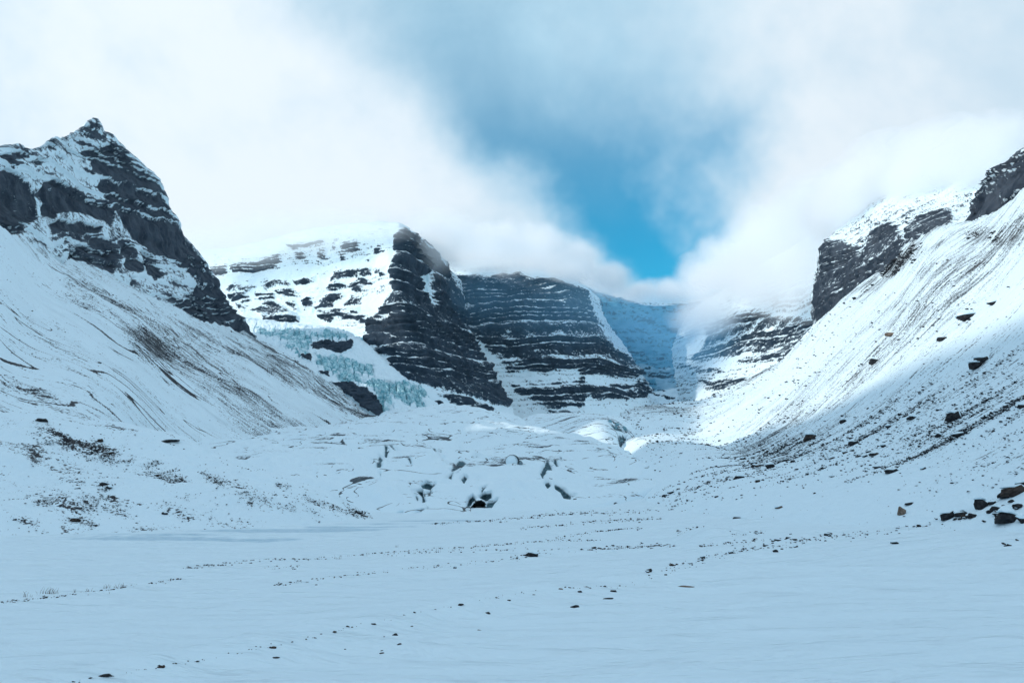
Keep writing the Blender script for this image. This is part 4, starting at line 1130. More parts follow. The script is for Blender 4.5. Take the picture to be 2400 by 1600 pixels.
BIG = [
    (1898, 1030, 32, 'brown blocky boulder alone on the slope above a smooth snow hollow', 1, (1, 1, 0.95), True),
    (2235, 986, 32, 'tall dark boulder with a thick snow hood high on the stony slope', 0, (1, 1, 1.2), True),
    (1976, 990, 17, 'small dark upright boulder on clean snow above the brown blocky boulder', 0, (1, 1, 1.1), True),
    (1804, 1095, 24, 'wide dark boulder with snow along its top in the lower boulder field', 0, (1.1, 1, 0.9), True),
    (1766, 1090, 16, 'square dark boulder just uphill of the wide snow topped boulder', 0, (1, 1, 0.9), True),
    (1741, 1077, 15, 'dark slab boulder at the end of a stone streak, left of the square boulder', 0, (1.2, 1, 0.7), True),
    (1842, 1081, 16, 'dark boulder between the brown blocky boulder and the wide snow topped boulder', 0, (1.2, 1, 0.7), True),
    (1733, 1120, 22, 'pair of dark rocks under one snow cap low on the boulder field', 0, (1.2, 1, 0.7), True),
    (1776, 1130, 12, 'lone brownish boulder below the wide snow topped boulder', 1, (1, 1, 0.9), True),
    (1980, 1062, 15, 'reddish brown wedge boulder in the middle of the boulder field', 1, (1.1, 1, 0.8), True),
    (2001, 1042, 22, 'long black boulder just above the reddish brown wedge', 0, (1.3, 1, 0.75), True),
    (2028, 1070, 15, 'rounded black boulder, first of two side by side in the boulder field', 0, (1, 1, 0.8), True),
    (2046, 1067, 17, 'black boulder with a flat snow lid, second of two side by side', 0, (1.1, 1, 0.75), True),
    (2200, 1024, 15, 'steep dark boulder with a curved snow cap below the tall hooded boulder', 0, (1, 1, 1.1), True),
    (2248, 1022, 32, 'long low dark rock rib with snow on its back below the tall hooded boulder', 0, (1.3, 1, 0.5), True),
    (2164, 1099, 14, 'small bell shaped dark boulder alone on clean snow', 0, (1, 1, 1.15), True),
    (2089, 1106, 26, 'flat dark rock under a wide snow slab near the edge of the boulder field', 0, (1.3, 1, 0.55), True),
    (2139, 982, 20, 'slanting dark boulder uphill of the boulder field beside a stone streak', 0, (1.2, 1, 0.8), True),
    (2082, 1003, 16, 'dark boulder with a pointed top in the upper boulder field', 0, (1, 1, 1), True),
    (2055, 1097, 19, 'low black boulder at the lower rim of the boulder field', 0, (1.3, 1, 0.6), True),
    (1951, 1117, 13, 'low domed boulder alone below the boulder field', 0, (1.2, 1, 0.6), True),
    (2070, 1048, 15, 'dark boulder shaped like a tilted tooth amid the boulder field', 0, (1, 1, 1), True),
    (1950, 1075, 15, 'small brown boulder left of the reddish brown wedge', 1, (1.1, 1, 0.8), True),
    (2394, 955, 18, 'dark boulder at the picture edge high on the stony slope', 0, (1, 1, 0.9), True),
    (1538, 1171, 15, 'upright dark boulder at the foot of the boulder tail near the glacier', 0, (0.9, 1, 1.2), True),
    (1573, 1155, 19, 'dark boulder with broad snow top in the cluster nearest the glacier', 0, (1.2, 1, 0.8), True),
    (1557, 1164, 13, 'small black boulder wedged in the middle of the cluster nearest the glacier', 0, (1, 1, 0.8), True),
    (1678, 1165, 11, 'small dark boulder right of the cluster nearest the glacier', 0, (1, 1, 0.8), True),
    (1826, 1190, 20, 'pale tan lone boulder on open snow beside a few pebbles', 2, (1.1, 1, 0.8), True),
    (1728, 1217, 20, 'dark leaning boulder above the round snow mound', 0, (1.1, 1, 0.8), True),
    (2114, 1204, 24, 'upright tan pinnacle rock standing in a wind scoop', 2, (0.8, 0.8, 1.5), False),
    (2158, 1224, 26, 'dark boulder under a deep rounded snow hood by the big boulder pile', 0, (1, 1, 0.95), True),
    (2223, 1213, 34, 'black wedge shaped boulder with bare face beside the big boulder pile', 0, (1.1, 1, 0.75), True),
    (2252, 1203, 26, 'dark jagged boulder touching the black wedge boulder', 0, (1.1, 1, 0.8), True),
    (2300, 1189, 32, 'tall black rock slab with ragged snow at the head of the boulder pile', 0, (0.9, 1, 1.5), True),
    (2376, 1158, 46, 'broad boulder with thick snow lid and reddish underside at the top of the pile', 1, (1.2, 1, 0.75), True),
    (2398, 1140, 30, 'black slanting boulder at the picture edge above the pile', 0, (1.1, 1, 0.8), True),
    (2360, 1222, 48, 'biggest boulder of the pile, black triangular face under a snow dome', 0, (1, 1, 0.95), True),
    (2396, 1224, 26, 'dark boulder tucked beside the biggest snow domed boulder at the picture edge', 0, (1, 1, 1.1), True),
    (2097, 1273, 18, 'small dark double rock in a snow hollow in front of the pile', 0, (1.1, 1, 0.8), True),
    (2170, 1271, 28, 'dark pointed wedge half buried in a drift in front of the pile', 0, (1.2, 1, 0.8), True),
    (2131, 1180, 18, 'low black arched rock behind the tan pinnacle', 0, (1.4, 1, 0.5), True),
    (2288, 862, 34, 'black craggy boulder cluster high up beside a snow bulge', 0, (1.1, 1, 0.8), True),
    (2265, 750, 44, 'dark craggy outcrop at the shadow line on the upper slope', 0, (1.2, 1, 0.7), True),
    (2208, 796, 22, 'small dark crag below the outcrop on the shadow line', 0, (1.1, 1, 0.8), True),
    (2300, 852, 32, 'black hollowed boulder with a snow arch on the upper slope', 0, (1.1, 1, 0.8), True),
    (2047, 850, 26, 'dark slanting crag at the lower end of a sunlit stone streak', 0, (0.8, 1, 1.1), True),
    (2090, 786, 26, 'tan sunlit boulder on the bright upper slope', 2, (1.2, 1, 0.7), True),
    (2327, 713, 26, 'dark flat rock in the sun near the picture edge', 0, (1.2, 1, 0.6), True),
    (99, 987, 20, 'dark flat boulder on the hillside above the moraine at the picture edge', 0, (1.3, 1, 0.6), True),
    (398, 1034, 28, 'oblong dark rock bar lying across the snow where hillside meets moraine', 0, (1.5, 0.7, 0.45), True),
    (231, 850, 10, 'single small dark rock alone on the smooth hillside', 0, (1.3, 1, 0.6), True),
    (235, 1034, 14, 'brown boulder on the crest of the moraine', 1, (1, 1, 0.85), True),
    (261, 1063, 13, 'orange brown boulder below the moraine crest', 1, (1, 1, 0.9), True),
    (243, 1136, 18, 'largest block of the dark rock knot on the moraine', 0, (1, 1, 0.9), True),
    (256, 1143, 14, 'dark block at the lower side of the rock knot on the moraine', 0, (1, 1, 0.9), True),
    (182, 1146, 13, 'dark boulder perched on a curved moraine ridge', 0, (1, 1, 0.8), True),
    (177, 1220, 20, 'rusty brown boulder on the lowest hummock by the frozen lake', 1, (1.1, 1, 0.85), True),
    (224, 1231, 11, 'dark boulder at the end of the lowest hummock by the frozen lake', 0, (1, 1, 0.8), True),
    (369, 1114, 12, 'dark reddish boulder on the middle of the moraine spur', 1, (1.1, 1, 0.8), True),
    (386, 1203, 13, 'dark boulder on a low gravel lens near the frozen lake', 0, (1.2, 1, 0.7), True),
    (34, 1218, 8, 'small dark boulder by itself near the picture edge on the lower moraine', 0, (1, 1, 0.9), True),
    (744, 1222, 11, 'dark boulder at the foot of the moraine spur by the lake end', 0, (1, 1, 0.9), True),
    (1246, 1302, 26, 'snow hooded lone boulder standing in the stone line on the flat', 0, (1.2, 1, 0.85), True),
    (1437, 1384, 20, 'dark arched boulder beside the near bank, larger than its neighbours', 0, (1.1, 1, 0.7), True),
    (1348, 1421, 24, 'thin dark crescent of rock under a round snow hump on the near shelf', 0, (1.3, 1, 0.6), True),
    (1361, 1387, 15, 'small dark arched rock on the near shelf left of the arched boulder', 0, (1.1, 1, 0.7), True),
    (1317, 1379, 14, 'grey rounded rock on the rim of the near bank', 2, (1.2, 1, 0.6), True),
    (1424, 1402, 24, 'long low rock line peeping from snow below the arched boulder', 0, (1.6, 0.8, 0.4), True),
    (1608, 1375, 28, 'thin tan rock line where the near bank fades out', 2, (1.8, 0.7, 0.28), True),
    (924, 1488, 17, 'arched dark rock with a clear black underside on the near shelf', 0, (1.1, 1, 0.8), True),
    (934, 1508, 15, 'second arched dark rock just in front of the clear black arched one', 0, (1.1, 1, 0.6), True),
    (896, 1528, 14, 'reddish low rock on the near shelf', 1, (1.2, 1, 0.5), True),
    (896, 1540, 9, 'small pointed stone in front of the reddish low rock', 0, (1, 1, 0.8), True),
    (877, 1461, 14, 'dark rock cresting the near bank rim above the two arched rocks', 0, (1.3, 1, 0.6), True),
    (647, 1538, 16, 'dark rock on the shelf below the bank rim beside the pair of rim rocks', 0, (1.3, 1, 0.6), True),
    (638, 1516, 17, 'brownish flat rock, first of the pair on the bank rim', 1, (1.5, 1, 0.5), True),
    (666, 1513, 16, 'dark flat rock, second of the pair on the bank rim', 0, (1.5, 1, 0.45), True),
    (242, 1584, 26, 'dark flat rock on the bank rim nearest the lower picture corner', 0, (1.4, 1, 0.5), True),
    (375, 1562, 18, 'brown flat rock on the bank rim with two dark stones beside it', 1, (1.5, 1, 0.5), True),
    (1145, 1437, 15, 'dark pointed rock on the near shelf just behind the bank rim middle', 0, (1.1, 1, 0.7), True),
    (1122, 1476, 11, 'small dark rock alone on the smooth near shelf', 0, (1.3, 1, 0.5), True),
    (1194, 1406, 12, 'dark rock half way along the near bank rim', 0, (1.2, 1, 0.6), True),
    (740, 1370, 9, 'dark pointed stone on the flat below the middle stone line', 0, (1, 1, 1), True),
    (1066, 1330, 9, 'dark pointed stone at the far end of the middle stone line', 0, (1, 1, 1), True),
    (923, 1340, 8, 'small dark stone in the middle of the middle stone line', 0, (1, 1, 0.9), True),
    (926, 1198, 13, 'black rock put in for a small dark hole at the glacier foot left of the ice cave', 0, (0.9, 1, 1.2), True),  # stone stands in for the dark of a small hole
]
for (bx, by, bw, lab, mt, asp, cp_) in BIG:
    shelf_rock = by > 1365 and bw >= 9
    if shelf_rock:
        bw, asp = bw * 0.8, (asp[0], asp[1], asp[2] * 0.9)
    boulder(bx, by, bw, lab, mat=mt, aspect=asp, cap=cp_ and not shelf_rock, proto=5 + rng.randrange(5), bury=0.3 if shelf_rock else -0.05)


def along(pts, t):
    P_ = np.array(pts, float)
    L = np.concatenate([[0], np.cumsum(np.hypot(*(np.diff(P_, axis=0).T)))])
    return np.interp(t * L[-1], L, P_[:, 0]), np.interp(t * L[-1], L, P_[:, 1])


ROWS = [  # outline of the row, how many single stones, spread px, smallest and largest width px, label, group
    ([(1498, 1366), (1540, 1340), (1620, 1318), (1720, 1292), (1800, 1284), (1900, 1262), (2000, 1248), (2100, 1236), (2200, 1228)], 62, 9, 6, 15,
     'small dark stone in the curved stone row running up to the boulder pile', 'stones in the curved row by the boulder pile'),
    ([(1800, 1268), (1850, 1262), (1890, 1270), (1850, 1285), (1800, 1290)], 22, 9, 6, 14, 'dark stone in the dense knot along the curved stone row', 'stones in the dense knot of the curved row'),
    ([(1210, 1304), (1300, 1288), (1400, 1283), (1480, 1276), (1570, 1277)], 34, 4, 5, 11, 'dark stone in the line behind the lone hooded boulder on the flat', 'stones in the line on the flat'),
    ([(60, 1630), (160, 1602), (300, 1576), (500, 1541), (700, 1500), (860, 1462), (1000, 1432), (1150, 1403), (1290, 1377)], 30, 3, 5, 13, 'small dark stone along the rim of the near snow bank', 'stones along the near bank rim'),
    ([(1290, 1390), (1100, 1440), (900, 1500), (700, 1545)], 12, 20, 4, 10, 'small dark stone scattered on the near snow shelf', 'stones scattered on the near shelf'),
    ([(430, 1332), (520, 1322), (600, 1314), (690, 1310)], 20, 3, 3, 8, 'small dark stone on the short gravel bar beyond the bank', 'stones on the short gravel bar'),
    ([(650, 1370), (800, 1350), (1000, 1328), (1230, 1308)], 18, 4, 3, 7, 'tiny dark stone along the middle stone line on the flat', 'stones along the middle stone line'),
    ([(2230, 1290), (2290, 1272), (2350, 1258), (2400, 1262), (2330, 1285)], 14, 5, 7, 17, 'snow hooded stone in the small group below the boulder pile', 'stones below the boulder pile'),
    ([(2230, 1226), (2280, 1212), (2320, 1206), (2350, 1204), (2390, 1190), (2350, 1168), (2310, 1178)], 42, 14, 9, 28, 'dark rock jammed among the big boulders of the pile', 'rocks in the boulder pile'),
    ([(1520, 1170), (1580, 1150), (1640, 1135), (1700, 1100), (1760, 1075)], 26, 9, 4, 10, 'dark stone in the boulder tail rising from the glacier edge', 'stones in the boulder tail'),
    ([(1700, 1108), (1800, 1090), (1900, 1075), (2000, 1066), (2080, 1070)], 36, 16, 5, 13, 'dark stone in the middle of the boulder field', 'stones in the boulder field'),
    ([(1960, 1060), (2050, 1015), (2130, 985), (2230, 930), (2330, 890)], 26, 16, 5, 12, 'dark stone in the streak climbing above the boulder field', 'stones in the climbing streak'),
    ([(1560, 1195), (1640, 1185), (1700, 1165), (1770, 1170)], 16, 7, 4, 8, 'small stone on the low snow ridges below the boulder tail', 'stones on the low ridges'),
]
for pts, cnt, spread, lo, hi, lab, grp in ROWS:
    for k in range(int(cnt * 0.6)):
        t_ = rng.random()
        bx, by = along(pts, t_)
        bx += rng.gauss(0, spread)
        by += rng.gauss(0, spread * 0.5)
        boulder(bx, by, lo + (hi - lo) * rng.random() ** 2.2, lab, grp, mat=0 if rng.random() < 0.8 else 1, aspect=(rng.uniform(1, 1.5), 1, rng.uniform(0.6, 1.0)), bury=-0.1 if 'pile' in grp else 0.08, cap=by < 1380 and rng.random() < 0.45)


# ------------------------------------------------------------------ scree too fine to count
def scree(name, label, spots, mat):
    """spots: world points and sizes; every pebble is a little faceted solid"""
    vs, fs = [], []
    protos = []
    for i in range(6):
        bm = hull(700 + i, 8, 0.7)
        bm.verts.index_update()
        protos.append(([tuple(v.co) for v in bm.verts], [[v.index for v in f.verts] for f in bm.faces]))
        bm.free()
    for (p, d) in spots:
        pv, pf = protos[rng.randrange(6)]
        a_ = rng.uniform(0, 6.28)
        ca, sa = math.cos(a_), math.sin(a_)
        b_ = len(vs)
        sx_, sy_, sz_ = d * rng.uniform(0.9, 1.5), d, d * rng.uniform(0.6, 1.0)
        for (vx, vy, vz) in pv:
            vs.append((p[0] + ca * vx * sx_ - sa * vy * sy_, p[1] + sa * vx * sx_ + ca * vy * sy_, p[2] + vz * sz_ + 0.12 * sz_))
        fs.extend([[b_ + q for q in f] for f in pf])
    me = bpy.data.meshes.new(name)
    me.from_pydata(vs, [], fs)
    me.materials.append(mat)
    o = mesh_obj(name, me)
    o['kind'] = 'stuff'
    tag(o, label, 'scree')
    return o


M_scree = plain_mat('scree_stone', (0.008, 0.012, 0.018), (0.040, 0.046, 0.054), 0.7)


def scatter(surface, n, weight, lo, hi, seed):
    """pick n places on a surface, weighted by a density per vertex"""
    P_, px_, py_ = SURF[surface]
    w_ = weight(P_, px_, py_)
    w_ = w_ * ((px_ > -30) & (px_ < 2430) & (py_ < 1630))
    r_ = np.random.default_rng(seed)
    d_ = np.linalg.norm(P_ - np.array([0, 0, EYE]), axis=1)
    idx = r_.choice(len(P_), n, p=w_ / w_.sum())
    jit = r_.normal(0, 1, (n, 2)) * (d_[idx] * 0.0018)[:, None]
    res = []
    for q, i in enumerate(idx):
        p = P_[i].copy()
        p[0] += jit[q, 0]
        p[1] += jit[q, 1]
        sz = (lo + (hi - lo) * r_.random() ** 3) * d_[i] / FPX
        res.append((p, sz))
    return res


def w_right(P_, px_, py_):
    x_, y_ = P_[:, 0], P_[:, 1]
    st_ = fbm(y_ / 5.0 - x_ / 70.0, x_ / 30.0, seed=401, octaves=4)
    big = fbm(x_ / 40, y_ / 50, seed=402, octaves=3)
    w_ = np.clip(N(st_) + 0.6 * N(big) - 0.4, 0, 3) ** 1.2 + 0.1
    reg = 0.4 + 1.6 * polyfield(px_, py_, [(1500, 1180), (1680, 1080), (1960, 1000), (2200, 880), (2420, 800), (2420, 950), (2250, 1040), (2080, 1110), (1750, 1130), (1560, 1190)], 30)
    reg = reg * sm(650, 800, py_) * (1 - 0.9 * sm(1120, 1180, py_) * sm(1750, 1850, px_))
    return w_ * reg


def w_right_high(P_, px_, py_):
    return np.clip(RIGHT_DEN - 0.2, 0, 1) ** 1.2 * (py_ < 860) * np.clip(N(fbm(P_[:, 0] / 14, P_[:, 1] / 22, seed=411, octaves=3)) + 0.3, 0, 3)


scree('scree', 'fine dark scree sprinkled in streaks over the slope under the cliffs',
      scatter('scree_slope', 14000, w_right, 2.0, 8.0, 5) + scatter('scree_slope', 1300, w_right_high, 3.0, 12.0, 15), M_scree)


def w_mor(P_, px_, py_):
    return (MORAINE_DEN ** 1.5 + 0.01) * np.clip(N(fbm(P_[:, 0] / 3, P_[:, 1] / 3, seed=404, octaves=3)) + 0.6, 0, 3) * (py_ > 985)


scree('scree', 'loose dark stones strewn over the moraine hummocks by the lake', scatter('moraine', 6500, w_mor, 1.8, 5.5, 6), M_scree)


def w_left(P_, px_, py_):
    x_, y_ = P_[:, 0], P_[:, 1]
    st_ = fbm(y_ / 5.0 + x_ / 70.0, x_ / 30.0, seed=405, octaves=4)
    return (np.clip(N(st_) + 0.6 * N(fbm(x_ / 60, y_ / 60, seed=406, octaves=3)) - 1.1, 0, 3) * 0.5 + 2.5 * HILL_DEN * np.clip(N(st_) + 0.4, 0, 2)) * (py_ > 640)


scree('scree', 'thin trails of dark stones running down the long hillside', scatter('hillside', 3800, w_left, 1.6, 5.0, 7), M_scree)
flat_spots = []
for pts, cnt, spread in [([(430, 1332), (520, 1322), (600, 1314), (690, 1310)], 90, 2), ([(690, 1312), (900, 1296), (1230, 1272)], 110, 2), ([(0, 1412), (200, 1388), (430, 1356)], 90, 3),
                         ([(650, 1370), (800, 1350), (1000, 1328), (1230, 1308)], 90, 3), ([(1200, 1305), (1300, 1290), (1580, 1277)], 160, 4), ([(1490, 1368), (1600, 1322), (1720, 1292), (1900, 1264), (2200, 1232)], 200, 9),
                         ([(1150, 1222), (1300, 1205), (1500, 1200), (1560, 1190)], 120, 5), ([(1220, 1240), (1400, 1222), (1550, 1215)], 120, 4), ([(1000, 1230), (1200, 1215), (1400, 1198)], 90, 3), ([(1300, 1262), (1400, 1245), (1470, 1238), (1520, 1240)], 60, 3),
                         ([(1590, 1250), (1640, 1235), (1700, 1238), (1720, 1252), (1800, 1246)], 80, 4), ([(1640, 1280), (1740, 1268), (1800, 1262)], 50, 4), ([(620, 1330), (700, 1328)], 12, 4), ([(60, 1628), (160, 1601), (300, 1575), (500, 1540), (700, 1499), (860, 1461), (1000, 1431), (1150, 1402), (1290, 1376)], 110, 2.5), ([(1290, 1376), (1400, 1376), (1500, 1372)], 20, 3), ([(900, 1300), (1100, 1290), (1250, 1286)], 40, 3), ([(1150, 1276), (1300, 1266), (1400, 1266)], 50, 2)]:
    for k in range(int(cnt * 1.5)):
        bx, by = along(pts, rng.random())
        p = on_ground(bx + rng.gauss(0, spread * 1.5), by + rng.gauss(0, spread * 0.5))
        if p is not None:
            flat_spots.append((p, (2.0 + 5.5 * rng.random() ** 2) * float(np.linalg.norm(p)) / FPX))
scree('gravel', 'lines of small dark pebbles poking through the snow of the flat', flat_spots, M_scree)

# ------------------------------------------------------------------ ice cave
def outline_on_glacier(poly):
    return [on_ground(qx, qy) for qx, qy in poly]


def tunnel(name, poly, depth, shrink, parent, mat):
    ring0 = []
    cx_ = sum(p[0] for p in poly) / len(poly)
    cy_ = sum(p[1] for p in poly) / len(poly)
    P_, px_, py_ = SURF['glacier']
    for qx, qy in poly:
        ex, ey = cx_ + (qx - cx_) * 1.08, cy_ + (qy - cy_) * 1.08
        i = np.argmin((px_ - ex) ** 2 + (py_ - ey) ** 2)
        Yq = P_[i][1]
        ring0.append(np.array(W(ex, ey, Yq)))
    c = np.mean(ring0, axis=0)
    vs, fs = [], []
    n_ = len(poly)
    K_ = 5
    for k in range(K_ + 1):
        f = k / K_
        for j, p in enumerate(ring0):
            q = c + (p - c) * (1 - shrink * f)
            q = q.copy()
            q[1] = p[1] * (1 - f) + (c[1] + depth * f) * f
            q[0] += 0.25 * math.sin(3.1 * j + 2.0 * k) * (k > 0)
            q[2] += 0.2 * math.cos(2.3 * j + 1.7 * k) * (k > 0)
            vs.append(tuple(q))
    for k in range(K_):
        for j in range(n_):
            j2 = (j + 1) % n_
            fs.append((k * n_ + j, k * n_ + j2, (k + 1) * n_ + j2, (k + 1) * n_ + j))
    fs.append(tuple(K_ * n_ + j for j in range(n_)))
    me = bpy.data.meshes.new(name)
    me.from_pydata(vs, [], fs)
    me.materials.append(mat)
    return mesh_obj(name, me, parent), c


cave = thing('ice_cave', 'dark arched ice cave mouth with a snow heap inside at the glacier foot', 'ice cave')
tn, cc = tunnel('tunnel', CAVE, 15.0, 0.35, cave, M_cave)
tn2, cc2 = tunnel('side_tunnel', CAVE2, 6.0, 0.5, cave, M_cave)


def blob_mesh(name, rx, ry, rz, seed, mat, amp=0.25, sub=3):
    bm = bmesh.new()
    bmesh.ops.create_icosphere(bm, subdivisions=sub, radius=1.0)
    co = np.array([v.co[:] for v in bm.verts])
    k = fbm(co[:, 0] * 1.7 + seed, co[:, 1] * 1.7, co[:, 2] * 1.7, octaves=3, seed=seed) - 0.5
    for v, kk in zip(bm.verts, k):
        v.co = v.co * (1 + amp * 2 * float(kk))
        v.co.x *= rx
        v.co.y *= ry
        v.co.z *= rz
    for f in bm.faces:
        f.smooth = True
    me = bpy.data.meshes.new(name)
    bm.to_mesh(me)
    bm.free()
    me.materials.append(mat)
    return me


kx = cc[1] / FPX
heap = mesh_obj('snow_heap', blob_mesh('snow_heap', 30 * kx * 0.55, 3.5, 26 * kx * 0.5, 3, M_cap, 0.12), cave, (cc[0] - 0.4, cc[1] + 1.2, cc[2] - 2.0))
heap2 = mesh_obj('snow_heap', blob_mesh('snow_heap', 1.0, 1.0, 0.7, 4, M_cap, 0.12), cave, (cc2[0] + 0.2, cc2[1] + 0.8, cc2[2] - 0.4))

# ------------------------------------------------------------------ round hole in the ice, filled with snow
p = on_ground(1200, 1090)
kx = float(np.linalg.norm(p)) / FPX
hole = thing('ice_hole', 'round snow filled ice hole with a dark ring on the glacier front', 'ice hole', (p[0], p[1], p[2]))
R0 = 14.5 * kx
vs, fs = [], []
nA, nB = 40, 8
for i in range(nA):
    th = math.radians(-55 + 275 * i / (nA - 1))
    thick = R0 * (0.025 + 0.13 * max(0.0, math.cos(th - 0.1)) ** 2 + 0.02 * max(0, math.sin(th)))
    for j in range(nB):
        ph = 2 * math.pi * j / nB
        rr = R0 + thick * (1 + math.cos(ph)) * 0.8
        vs.append((rr * math.cos(th), thick * 1.6 * math.sin(ph), rr * math.sin(th) + R0 * 0.55))
for i in range(nA - 1):
    for j in range(nB):
        j2 = (j + 1) % nB
        fs.append((i * nB + j, i * nB + j2, (i + 1) * nB + j2, (i + 1) * nB + j))
me = bpy.data.meshes.new('ice_rim')
me.from_pydata(vs, [], fs)
me.materials.append(M_cave)
mesh_obj('ice_rim', me, hole)
mesh_obj('snow_plug', blob_mesh('snow_plug', R0 * 0.99, R0 * 0.3, R0 * 0.99, 9, M_cap, 0.02), hole, (0, R0 * 0.05, R0 * 0.55))
mesh_obj('ice_shoulder', blob_mesh('ice_shoulder', R0 * 0.42, R0 * 0.4, R0 * 0.45, 12, M_grey_ice, 0.25), hole, (R0 * 1.35, 0.2, R0 * 0.25))

# ------------------------------------------------------------------ blue ice blocks in the crack beside the scree slope
for (qx, qy, wd_, lab) in [(1430, 990, 12, 'grey blue ice block at the upper end of the crack on the sunlit glacier'), (1447, 998, 15, 'dark blue ice block below the uppermost one in the glacier crack'),
                           (1442, 1003, 12, 'flat dark ice block left of the bright turquoise one'), (1463, 1007, 16, 'bright turquoise ice block at the bend of the glacier crack'),
                           (1452, 1015, 10, 'small turquoise ice block leaning under the bend of the glacier crack'), (1456, 1036, 12, 'grey ice fin standing in the shaded hollow of the glacier crack'),
                           (1463, 1024, 9, 'snow dusted ice lump in the middle of the glacier crack'), (1484, 1012, 9, 'ice chip at the side of the crack by the scree slope')]:
    p = on_ground(qx, qy)
    if p is None:
        continue
    k_ = float(np.linalg.norm(p)) / FPX * wd_
    bm = hull(int(qx * 3 + qy), 12, 0.8)
    for v in bm.verts:
        v.co = Vector((v.co.x * k_, v.co.y * k_, v.co.z * k_))
    me = bpy.data.meshes.new('ice_block')
    bm.to_mesh(me)
    bm.free()
    me.materials.append(M_ice)
    o = mesh_obj('ice_block', me, None, (p[0], p[1], p[2] + 0.15 * k_))
    o.rotation_euler = (0, rng.uniform(-0.5, 0.5), rng.uniform(0, 3))
    tag(o, lab, 'ice block', 'ice blocks in the glacier crack')

# ------------------------------------------------------------------ dry willow twigs on the flat
for (qx, qy, hpx, nst, lab) in [(62, 1400, 16, 9, 'thin dry shrub at the far end of the twig row by the picture edge'), (108, 1395, 26, 26, 'densest dry shrub on the flat near the picture edge'),
                                (124, 1393, 18, 12, 'smaller dry shrub just beside the densest one'), (178, 1388, 14, 5, 'single sparse twig clump between the dense shrub and the stone line'),
                                (250, 1376, 14, 10, 'low dry shrub at the start of the stone line on the flat'), (286, 1378, 16, 12, 'dry shrub hanging over the stone line past the low one'),
                                (205, 1384, 12, 6, 'faint twigs midway along the row of shrubs'), (796, 1309, 14, 9, 'lone dry shrub in the stone line far out on the flat'),
                                (928, 1282, 9, 6, 'tiny pale shrub alone far out on the flat'), (254, 1391, 9, 2, 'two bare twigs in front of the low shrub')]:
    p = on_ground(qx, qy)
    k_ = float(np.linalg.norm(p)) / FPX
    bm = bmesh.new()
    for t_ in range(nst):
        bx_ = rng.gauss(0, 0.3 * hpx * k_)
        by_ = rng.gauss(0, 0.1 * hpx * k_)
        h_ = hpx * 0.75 * k_ * rng.uniform(0.3, 1.0)
        lx, ly = rng.gauss(0.1, 0.35) * h_, rng.gauss(0, 0.2) * h_
        r_ = 0.015
        prev = None
        for s_i, (fz, rr) in enumerate([(-0.1, r_), (0.5, r_ * 0.8), (1.0, r_ * 0.35)]):
            ring = [bm.verts.new((bx_ + lx * fz * fz + rr * math.cos(a_), by_ + ly * fz + rr * math.sin(a_), h_ * fz)) for a_ in (0, 2.094, 4.188)]
            if prev:
                for j in range(3):
                    bm.faces.new((prev[j], prev[(j + 1) % 3], ring[(j + 1) % 3], ring[j]))
            prev = ring
        bm.faces.new(prev)
    me = bpy.data.meshes.new('dry_shrub')
    bm.to_mesh(me)
    bm.free()
    me.materials.append(M_stalk)
    tag(mesh_obj('dry_shrub', me, None, tuple(p)), lab, 'shrub', 'dry shrubs on the flat')


# ------------------------------------------------------------------ cloud and air
def cloud_object(name, label, blobs, density, noise_scale, seed, thresh=(0.38, 0.62), core=1.0, aniso=0.0, voxel=40.0, fall=(0.15, 0.8), color=(0.985, 0.99, 1.0), detail=3.0, off=0.5):
    """blobs: (px, py, Y, half width px, half height px, half depth m); a closed lumpy hull filled with drifting vapour"""
    ell = []
    import bmesh
    bm = bmesh.new()
    for (bx, by, bY, hw, hh, hd) in blobs:
        c = np.array(W(bx, by, bY))
        k = bY / FPX
        r = np.array([hw * k, hd, hh * k])
        ell.append((c, r))
        ret = bmesh.ops.create_icosphere(bm, subdivisions=3, radius=1.0)
        for v in ret['verts']:
            v.co = Vector((v.co.x * r[0] + c[0], v.co.y * r[1] + c[1], v.co.z * r[2] + c[2]))
    me = bpy.data.meshes.new(name)
    bm.to_mesh(me)
    bm.free()
    o = bpy.data.objects.new(name, me)
    scene.collection.objects.link(o)
    md = o.modifiers.new('remesh', 'REMESH')
    md.mode = 'VOXEL'
    md.voxel_size = voxel
    dg = bpy.context.evaluated_depsgraph_get()
    me2 = bpy.data.meshes.new_from_object(o.evaluated_get(dg))
    o.modifiers.clear()
    o.data = me2
    me2.name = name
    mat = bpy.data.materials.new(name + '_vapour')
    mat.use_nodes = True
    g = NT(mat.node_tree)
    pos = g.n('ShaderNodeNewGeometry').outputs['Position']
    nz = g.n('ShaderNodeTexNoise')
    g.put(nz.inputs['Vector'], pos)
    nz.inputs['Scale'].default_value = noise_scale
    nz.inputs['Detail'].default_value = detail
    nz.inputs['Roughness'].default_value = 0.62
    best = None
    for c, r in ell:
        q = g.vm('DIVIDE', g.vm('SUBTRACT', pos, tuple(c)), tuple(r))
        ln = g.n('ShaderNodeVectorMath', operation='LENGTH')
        g.put(ln.inputs[0], q)
        val = g.m('SUBTRACT', 1.0, ln.outputs['Value'])
        best = val if best is None else g.m('SMOOTH_MAX', best, val, 0.25)
    lump = g.m('ADD', best, g.m('MULTIPLY', g.m('SUBTRACT', nz.outputs[0], off), core))
    den = g.m('MULTIPLY', g.sstep(lump, fall[0], fall[1]), density)
    pv = g.n('ShaderNodeVolumePrincipled')
    g.put(pv.inputs['Color'], color)
    pv.inputs['Anisotropy'].default_value = aniso
    g.put(pv.inputs['Density'], den)
    outn = g.n('ShaderNodeOutputMaterial')
    g.link(pv.outputs[0], outn.inputs['Volume'])
    me2.materials.clear()
    me2.materials.append(mat)
    o['kind'] = 'stuff'
    o['label'] = label
    o['category'] = 'cloud'
    return o


